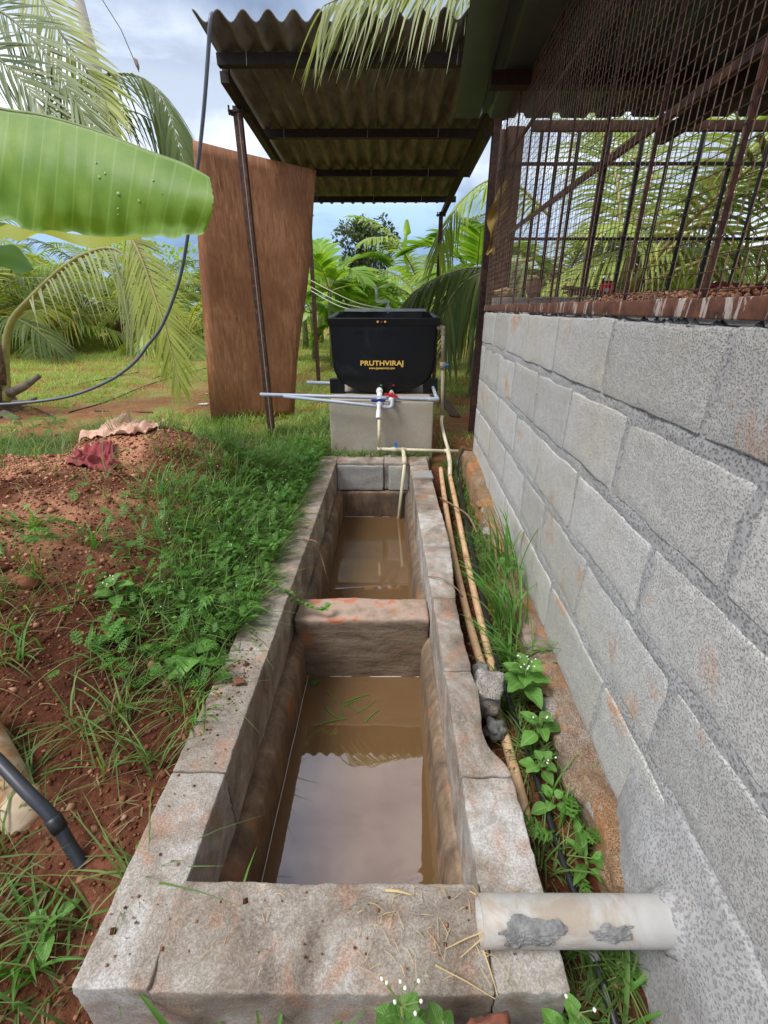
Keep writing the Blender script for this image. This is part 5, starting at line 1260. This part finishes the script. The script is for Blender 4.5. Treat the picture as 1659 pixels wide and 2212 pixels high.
pos=np.array([(x,y,z+.05) for x,y,z in L3[::7]]); tag(scatter('tiny_flowers',[(1,0,0),(-1,0,0),(0,1,0),(0,-1,0),(0,0,1),(0,0,-1)],[(0,2,4),(2,1,4),(1,3,4),(3,0,4),(2,0,5),(1,2,5),(3,1,5),(0,3,5)],mats(pos,pos[:,0]*0,pos[:,0]*0,.0026,.0026,.0026),M['flower'],None),'tiny white flower heads dotted among the rim weeds','flowers',kind='stuff')
# individual weeds
def rosette(loc,n,size,seed,label,el=(.1,.8),h=.03,group=None,m='weed'):
    r_=random.Random(seed); loc=Vector(loc); o=empty('lobed_weed',loc,label,'weed',group)
    V0=np.array(LT[0]);F0=np.array(LT[1])
    for i in range(n):
        s=size*r_.uniform(.75,1.2); e=r_.uniform(*el); az=i*2.4+r_.uniform(-.3,.3); b=loc+Vector((math.cos(az)*.01,math.sin(az)*.01,h*r_.random())); d=Vector((math.cos(az)*math.cos(e),math.sin(az)*math.cos(e),math.sin(e)))
        b2=b+d*s*.6; MB().tube([b,b2],[.0018,.001],4).build('leaf_stalk',M['stem'],o)
        Mx=mats([tuple(b2)],np.array([az]),np.array([-e*.4]),s,s*.9,s); V=np.einsum('ij,kj->ki',Mx[0,:,:3],V0)+Mx[0,:,3]; V[:,2]-=.35*((V[:,0]-b2.x)**2+(V[:,1]-b2.y)**2)/s
        link('leaf',arrmesh('leaf',V,F0),M[m],o,True)
    return o
rosette(gpt(30,1190)+Vector((0,0,.02)),9,.105,1,'big lobed weed with spreading leaves at the left edge of the mound',h=.06)
rosette(gpt(60,950),12,.12,2,'bushy weed beyond the mound at the left edge',el=(.5,1.3),h=.12)
rosette(gpt(120,945),12,.10,22,'bushy weed just right of the one beyond the mound',el=(.5,1.3),h=.12)
rosette(Vector((-.56,1.32,.03)),8,.085,3,'lobed weed leaning on the tank rim beside the partition',h=.05)
rosette(Vector((-.62,1.12,.0)),8,.075,4,'ragged lobed weed at the near end of the rim weeds',h=.04)
rosette(Vector((-.60,1.62,.03)),8,.08,5,'lobed weed among grass left of the far chamber',h=.06)
rosette(gpt(300,1080),5,.07,6,'small lobed weed on the bare slope of the mound',h=.04)
plant(gpt(262,1310),.10,9,.085,.045,7,'light green leafy weed on the mound with white flowers',flowers=5,serr=0)
plant(gpt(255,1390),.05,6,.075,.045,8,'light green leafy weed just below the flowering one',serr=0)
plant(gpt(495,1240)+Vector((0,0,.04)),.09,5,.085,.065,9,'broad leaved weed standing out of the rim grass',serr=0)
plant(gpt(425,1440),.06,5,.10,.095,10,'round leaved weed low in the grass left of the partition',serr=0,el=(.1,.4))
plant(gpt(120,2010),.05,4,.05,.028,11,'small yellow green seedling left of the tank corner',serr=0)
plant(gpt(330,1830),.03,3,.04,.022,12,'tiny three leaved seedling near the hose end',serr=0)
# trench plants
plant((.425,1.02,-.10),.12,12,.095,.055,13,'large leaved weed by the broken block in the trench',flowers=14)
plant((.435,.885,-.13),.10,8,.070,.042,14,'smaller leafy weed in the middle of the trench',flowers=3)
plant((.405,.80,-.14),.07,8,.048,.034,15,'low round leaved weed beside the black hose',flowers=3)
plant((.415,.71,-.15),.06,6,.045,.03,16,'low leafy weed nearest the orange pipe end',serr=0)
rosette((.405,.60,-.15),6,.075,17,'lobed weed in the trench just behind the drain pipe',el=(.4,1.2),h=.05)
plant((.455,.585,-.16),.04,6,.11,.026,18,'long narrow leaved weed in the trench behind the drain pipe',serr=.05,el=(.5,1.1))
rosette((.395,.40,-.18),5,.06,19,'lobed weed in the trench in front of the drain pipe',el=(.2,.9))
plant((.275,.285,-.17),.24,10,.050,.036,20,'leafy weed with a white flower at the lower right corner of the tank',flowers=4)
plant((.03,.275,-.15),.27,13,.055,.034,21,'leafy weed with white flower heads in front of the tank',flowers=8)
plant((.075,.27,-.15),.22,9,.050,.034,23,'leafy weed close right of the flowering one in front of the tank',flowers=0)
plant((.215,.27,-.18),.20,8,.045,.032,24,'leafy weed in front of the tank beside the red stone')
plant((.50,1.55,.02),.06,6,.06,.04,25,'leafy weed half hidden in the tall wall grass',serr=0)
tallgrass((.475,1.36,-.10),44,.31,.0085,'tall grass clump leaning on the block wall above the pipes',26,lean=2.4,tilt=(.0,.6))
tallgrass((.505,1.66,-.05),34,.30,.008,'tall grass clump further along the block wall',27,lean=2.6,tilt=(.0,.5))
tallgrass((.51,1.50,.0),9,.42,.006,'thin grass stalks reaching highest up the block wall',28,lean=2.2,tilt=(.0,.25))
tallgrass((.45,1.20,-.12),34,.21,.0075,'grass clump over the trench pipes just beyond the leafy weed',29,tilt=(.2,.9))
tallgrass((.46,.70,-.17),22,.17,.0065,'grass clump at the foot of the stony footing',30,tilt=(.1,.7))
tallgrass((.40,.36,-.22),9,.22,.010,'coarse grass blades under the drain pipe',31,tilt=(.1,.9))
for i,(px,py,n,h,w,lb) in enumerate(((60,1150,14,.20,.007,'grass clump at the left edge beside the big lobed weed'),(345,1075,14,.20,.007,'arching grass clump on the mound below the maroon cloth'),(215,1180,12,.20,.007,'arching grass clump on the left slope of the mound'),(520,1130,20,.22,.008,'bright grass clump in the middle of the rim weeds'),(395,1240,14,.18,.007,'grass clump halfway down the mound'),(250,1440,10,.14,.006,'wispy grass clump on the lower slope'),(430,1560,12,.13,.006,'grass clump beside the red crumbs on the rim'),(330,1640,14,.12,.005,'low grass clump by the pale rim block'),(110,1960,10,.13,.006,'grass clump below the muddy pipe stub'),(60,2080,16,.16,.008,'grass clump in the lower left corner'),(330,1930,12,.12,.006,'grass clump beside the black hose end'),(290,2120,12,.11,.007,'grass clump at the near left corner of the tank'),(60,1420,10,.15,.006,'sparse grass clump at the left edge of the bare soil'),(310,1320,12,.16,.006,'grass clump beside the flowering weed'))):
    tallgrass(gpt(px,py),n,h,w,lb,50+i,tilt=(.15,.9),spread=.03)
tallgrass((-.30,.285,-.20),7,.33,.009,'broad grass blades rising in front of the left tank corner',70,tilt=(.05,.6),spread=.03)
tallgrass((-.13,.28,-.19),6,.27,.009,'broad bent grass blades in front of the middle of the tank',71,tilt=(.4,1.1),spread=.03,lean=.6)
tallgrass((-.22,.275,-.20),9,.26,.008,'short grass blades at the foot of the tank front',72,tilt=(.2,1.0),spread=.05)
for i,(y,n) in enumerate(((1.25,9),(1.45,10),(1.72,10),(2.0,12),(2.3,12),(2.65,12))):
    tallgrass((-.53,y,.0),n,.17,.006,('first','second','third','fourth','fifth','sixth')[i]+' grass tuft from the near end hanging over the left tank rim',80+i,tilt=(.5,1.1),lean=.0,spread=.03,group='grass tufts hanging over the left rim')
# soil crumbs and gravel
def crumbs():
    r_=random.Random(3); A_=[];B_=[]
    while len(A_)<15000:
        x=r_.uniform(-2.7,-.515);y=r_.uniform(.0,3.6)
        if abs(x)>1.0*(y*.91+.55)+.1 or r_.random()<sm(1.6,3.4,y)*.6: continue
        A_.append((x,y,ground_z(x,y)+.001))
    for i in range(1600):
        y=.3+2.8*r_.random(); x=r_.uniform(.31,wx(y)-.08); A_.append((x,y,ground_z(x,y)))
    while len(B_)<9000:
        x=r_.uniform(-2.8,-.9);y=r_.uniform(1.0,3.2); m_=mound(x,y)
        if m_>.12 and r_.random()<(m_-.10)*3.2*(1.0 if x<-1.5 else .5)*(.3+1.2*max(0,.5+mn.noise(Vector((x*2.1,y*2.1,1))))): B_.append((x,y,ground_z(x,y)+.001))
    tv=[(1,0,0),(-1,0,.1),(0,1,0),(.1,-1,0),(0,0,1),(0,0,-1)]; tf=[(0,2,4),(2,1,4),(1,3,4),(3,0,4),(2,0,5),(1,2,5),(3,1,5),(0,3,5)]
    for nm,P_,m,lb,s0 in (('soil_crumbs',A_,'clod','dark red soil crumbs covering the slope left of the tank',.0042),('gravel',B_,'clodp','pale orange gravel covering the top of the mound',.0046)):
        n=len(P_); s=s0*np.exp(rng.normal(0,.45,n)); big=rng.random(n)<.02; s=np.where(big,s*2.2,s)
        tag(scatter(nm,tv,tf,mats(np.array(P_),rng.uniform(0,6.28,n),rng.uniform(-.8,.8,n),s*rng.uniform(.7,1.4,n),s,s*.75),M[m],None,False),lb,'soil' if nm[0]=='s' else 'gravel',kind='stuff')
crumbs()

# ---------------------------------------------------------------- small things lying about
# scum line where the water meets the walls
for P_ in ([(-.3375+xl(y)+.002*mn.noise(Vector((y*9,1,1))),y,-.409) for y in np.linspace(.50,1.415,24)],[(-.335+.475*t/8,1.4205+.001*math.sin(t*2),-.409) for t in range(9)],[(.1490+.001*math.sin(y*30),float(y),-.409) for y in np.linspace(.50,1.0,12)],[(-.33,3.000,-.409),(.14,3.000,-.409)]):
    MB().tube(P_,.0012,5).build('scum_line',M['white'],tank)
# floating blades and a round leaf
r_=random.Random(2)
def wpt(x,y): return at(x,y,Z=-.4075)
fl=[((683,1568),(748,1553),.006),((701,1525),(740,1557),.006),((703,1492),(726,1520),.004),((735,1508),(745,1560),.004),((742,1527),(783,1510),.004),((742,1512),(778,1538),.004),((748,1518),(800,1500),.005),((765,1542),(812,1512),.003),((789,1561),(822,1532),.005)]
for i,(a,b,w_) in enumerate(fl):
    p,q=wpt(*a),wpt(*b); d=(q-p).normalized(); sd_=d.cross(Vector((0,0,1))); V=[];N=6
    for k in range(N+1):
        c_=p.lerp(q,k/N)+sd_*.006*math.sin(math.pi*k/N)*(1 if i%2 else -1)+Vector((0,0,.0012)); ww=w_*(.25+.75*math.sin(math.pi*min(1,.15+k/N*.85))); V+=[tuple(c_-sd_*ww/2),tuple(c_+Vector((0,0,-.0008))),tuple(c_+sd_*ww/2)]
    o=link('floating_leaf',arrmesh('floating_leaf',V,grid_faces(N+1,3)),M['weed'],None,True)
    tag(o,('longest wet grass blade floating lowest in the near water','wet blade floating just above the longest one','short blade floating highest at the left of the group','thin bent blade floating in the middle of the group','short blade floating right of the middle','narrow blade crossing the middle of the floating group','upper right blade of the floating group','thin brown blade at the right of the floating group','rightmost floating blade in the near water')[i],'grass blade','grass blades floating on the near water')
c_=at(680,1473,Z=-.405); o=rock('round_leaf',c_,(.017,.017,.0015),M['weed'],None,4,3,.12); tag(o,'small round green leaf floating in the corner below the partition','leaf')
# straw on the near rim
m=MB()
for i in range(75):
    x=r_.uniform(-.05,.26) if i<60 else r_.uniform(-.35,.1); y=r_.uniform(.345,.475); a_=r_.uniform(0,3.14); l=r_.uniform(.008,.032); z=.003+r_.uniform(0,.004)
    m.tube([(x-math.cos(a_)*l/2,y-math.sin(a_)*l/2,z),(x,y+r_.uniform(-.002,.002),z+.002),(x+math.cos(a_)*l/2,y+math.sin(a_)*l/2,z)],[.0004,.00055,.0003],4)
tag(m.build('straw_bits',M['straw'],None),'short bits of straw strewn over the near rim of the tank','straw',kind='stuff')
for (a,b,r0,lb) in (((833,1923),(889,1933),.0024,'thick pale straw lying along the inner edge of the near rim'),((1052,2010),(962,2050),.0012,'straw poking out of the open pipe end'),((1068,2008),(995,2068),.0012,'second straw poking out of the pipe end below the first'),((1040,2040),(1075,2150),.0014,'long reddish straw hanging from the pipe over the front edge'),((1015,1925),(1048,1950),.0010,'thin straw leading to the upper lip of the open pipe'),((940,2085),(1070,2158),.0012,'long straw hanging over the front edge of the tank')):
    p,q=at(*a,Z=.006),at(*b,Z=.008 if b[1]<2070 else -.01); tag(MB().tube([p,p.lerp(q,.5)+Vector((0,0,.004)),q],[r0,r0*.9,r0*.6],6).build('straw',M['straw'],None),lb,'straw')
# red crumbs on the left rim
tv=[(1,0,0),(-1,0,.1),(0,1,0),(.1,-1,0),(0,0,1),(0,0,-1)]; tf=[(0,2,4),(2,1,4),(1,3,4),(3,0,4),(2,0,5),(1,2,5),(3,1,5),(0,3,5)]
pp=[]
for i in range(230):
    y=1.0+r_.gauss(0,.10) if i<150 else r_.uniform(.4,1.4); x=-.45+r_.gauss(0,.03)+xl(y)
    if -.505<x-xl(y)<-.39: pp.append((x,y,.003))
for i in range(60): pp.append((r_.uniform(-.48,.25),r_.uniform(.36,.47),.002))
pp=np.array(pp); n=len(pp); s_=.0022*np.exp(rng.normal(0,.5,n)); tag(scatter('rim_crumbs',tv,tf,mats(pp,rng.uniform(0,6,n),rng.uniform(-.5,.5,n),s_,s_,s_*.7),M['clod'],None),'red earth crumbs scattered on the left and near rim','soil',kind='stuff')
tag(rock('earth_clod',at(517,1472,Z=.012),(.016,.011,.009),M['redstone'],None,3,3,.5),'red earth clod sitting on the left rim of the tank','clod')
# broken block, stones
bb=rough_box('broken_block',(-.048,-.055,-.075),(.030,.050,.04),M['stone'],None,r=.014,step=.012,amp=.013,freq=24,fine=.004)
bb.location=(.312,1.0,-.045); bb.rotation_euler=(R(8),R(10),R(-14)); tag(bb,'broken grey concrete block wedged beside the chipped right rim','concrete block')
tag(rock('mortar_lump',(.318,.925,-.12),(.030,.03,.03),M['patch'],None,7,3,.5),'dark grey mortar lump under the broken block','rubble')
tag(rock('mortar_lump',(.315,1.12,-.10),(.028,.05,.03),M['patch'],None,9,3,.5),'dark grey mortar lump just beyond the broken block','rubble')
tag(rock('red_stone',(.150,.265,-.03),(.045,.032,.115),M['redstone'],None,5,4,.35),'dull red stone at the front foot of the tank','stone')
p=gpt(328,932); tag(rock('grey_stone',p+Vector((0,0,.02)),(.085,.05,.035),M['stone'],None,12,4,.4),'pale grey stone on top of the mound right of the cloth','stone')
p=gpt(1245,2020)
qs=np.array([(.42+r_.uniform(-.05,.04),.30+r_.uniform(-.06,.16),-.195) for i in range(60)]); sz=rng.uniform(.004,.017,60)
tag(scatter('rubble',tv,tf,mats(qs,rng.uniform(0,6,60),rng.uniform(-.5,.5,60),sz,sz*.8,sz*.7),M['footing'],None),'small orange rubble in the trench under the drain pipe','rubble',kind='stuff')
# cloths on the mound
def drape(P4,amp,seed,m_,name,label,nu=26,nv=16):
    def fn(u,v):
        a=Vector(P4[0]).lerp(P4[1],u);b=Vector(P4[3]).lerp(P4[2],u);p=a.lerp(b,v)
        e=.02*math.sin(u*9+seed)*(v-.5); p.x+=e;p.y+=.02*math.sin(v*11+seed)
        z=ground_z(p.x,p.y); f=abs(mn.noise(Vector((u*5.5,v*3.2,seed))))*2+.5*abs(mn.noise(Vector((u*13,v*9,seed+4)))); p.z=z+.006+amp*f
        return p
    return tag(gridmesh(name,fn,nu,nv,m_,None),label,'cloth')
g_=lambda x,y:gpt(x,y)
V_=lambda x,y:Vector((x,y,0))
drape([V_(-1.62,2.28),V_(-1.24,2.30),V_(-1.26,2.52),V_(-1.56,2.56)],.042,3,M['cloth'],'pink_cloth','crumpled dusty pink cloth lying over the top of the mound',44,30)
drape([V_(-1.40,1.86),V_(-1.22,1.88),V_(-1.38,2.22),V_(-1.58,2.20)],.028,8,M['maroon'],'maroon_cloth','torn maroon cloth trailing down the mound below the pink one',40,34)
# litter, plank, drip lines
for i,(x,y,s_) in enumerate(((440,875,.05),(403,857,.022),(447,852,.018))):
    p=gpt(x,y); o=rock('litter',p+Vector((0,0,.012)),(s_,s_*.7,s_*.22),M['paper'],None,50+i,2,.6); tag(o,('largest white scrap of litter at the foot of the plywood','small white scrap of litter nearest the yellow frond tips','small white scrap of litter close to the plywood edge')[i],'litter','white litter by the plywood')
a,b=at(955,858,Z=.02),at(985,900,Z=.015); tag(MB().bar(a,b,.09,.02).build('plank',M['wood'],None),'short brown plank lying right of the pedestal','plank')
for i,P_ in enumerate((((150,893),(235,868),(330,830),(450,795)),((205,890),(330,893)),((170,832),(300,805)),((0,905),(60,880),(120,905)),((330,820),(420,788)))):
    tag(MB().tube(smoothpath([gpt(x,y)+Vector((0,0,.012)) for x,y in P_],5),.007,6).build('drip_line',M['hose'],None,True),('long black drip line curving across the field left of the plywood','short black drip line piece nearest the mound','thin drip line further out in the field','drip line piece at the left edge behind the mound','drip line ending at the plywood')[i],'drip line','black drip lines on the field')
# twigs, vine
tag(MB().tube(smoothpath([at(655,1165,Z=.012),at(683,1170,Z=.03),at(692,1195,Z=-.04),at(705,1240,Z=-.14),at(715,1278,Z=-.26)],4),[.0035]*17,6).build('twig',M['twig'],None,True),'reddish dry twig hanging from the left rim into the far chamber','twig')
tag(MB().tube(smoothpath([at(925,1245,Z=.01),at(955,1250,Z=.02),at(985,1270,Z=.005),at(1000,1290,Z=-.03)],4),.0022,6).build('twig',M['twig'],None,True),'thin curved twig lying over the right rim','twig')
tag(MB().tube(smoothpath([at(950,1075,Z=-.06),at(985,1095,Z=-.05),at(1012,1115,Z=-.04),at(1030,1150,Z=-.06)],4),.005,6).build('twig',M['twig'],None,True),'brown root like stick across the two trench pipes','twig')
vn=empty('vine',(-.44,1.42,.03),'small leafy vine reaching from the left rim over the partition','vine')
vp=smoothpath([Vector((-.56,1.47,.05)),Vector((-.47,1.44,.05)),Vector((-.39,1.43,.02)),Vector((-.34,1.44,-.05)),Vector((-.26,1.43,-.075)),Vector((-.23,1.44,-.06))],4)
MB().tube(vp,.0014,5).build('stem',M['stem'],vn,True)
for i in range(3,len(vp),1):
    for sgn in(1,-1):
        a_=r_.uniform(0,6.28); ovleaf(vn,vp[i],(math.cos(a_),math.sin(a_)*.8,.35),r_.uniform(.016,.028),.015,M['broad'],.3,i)
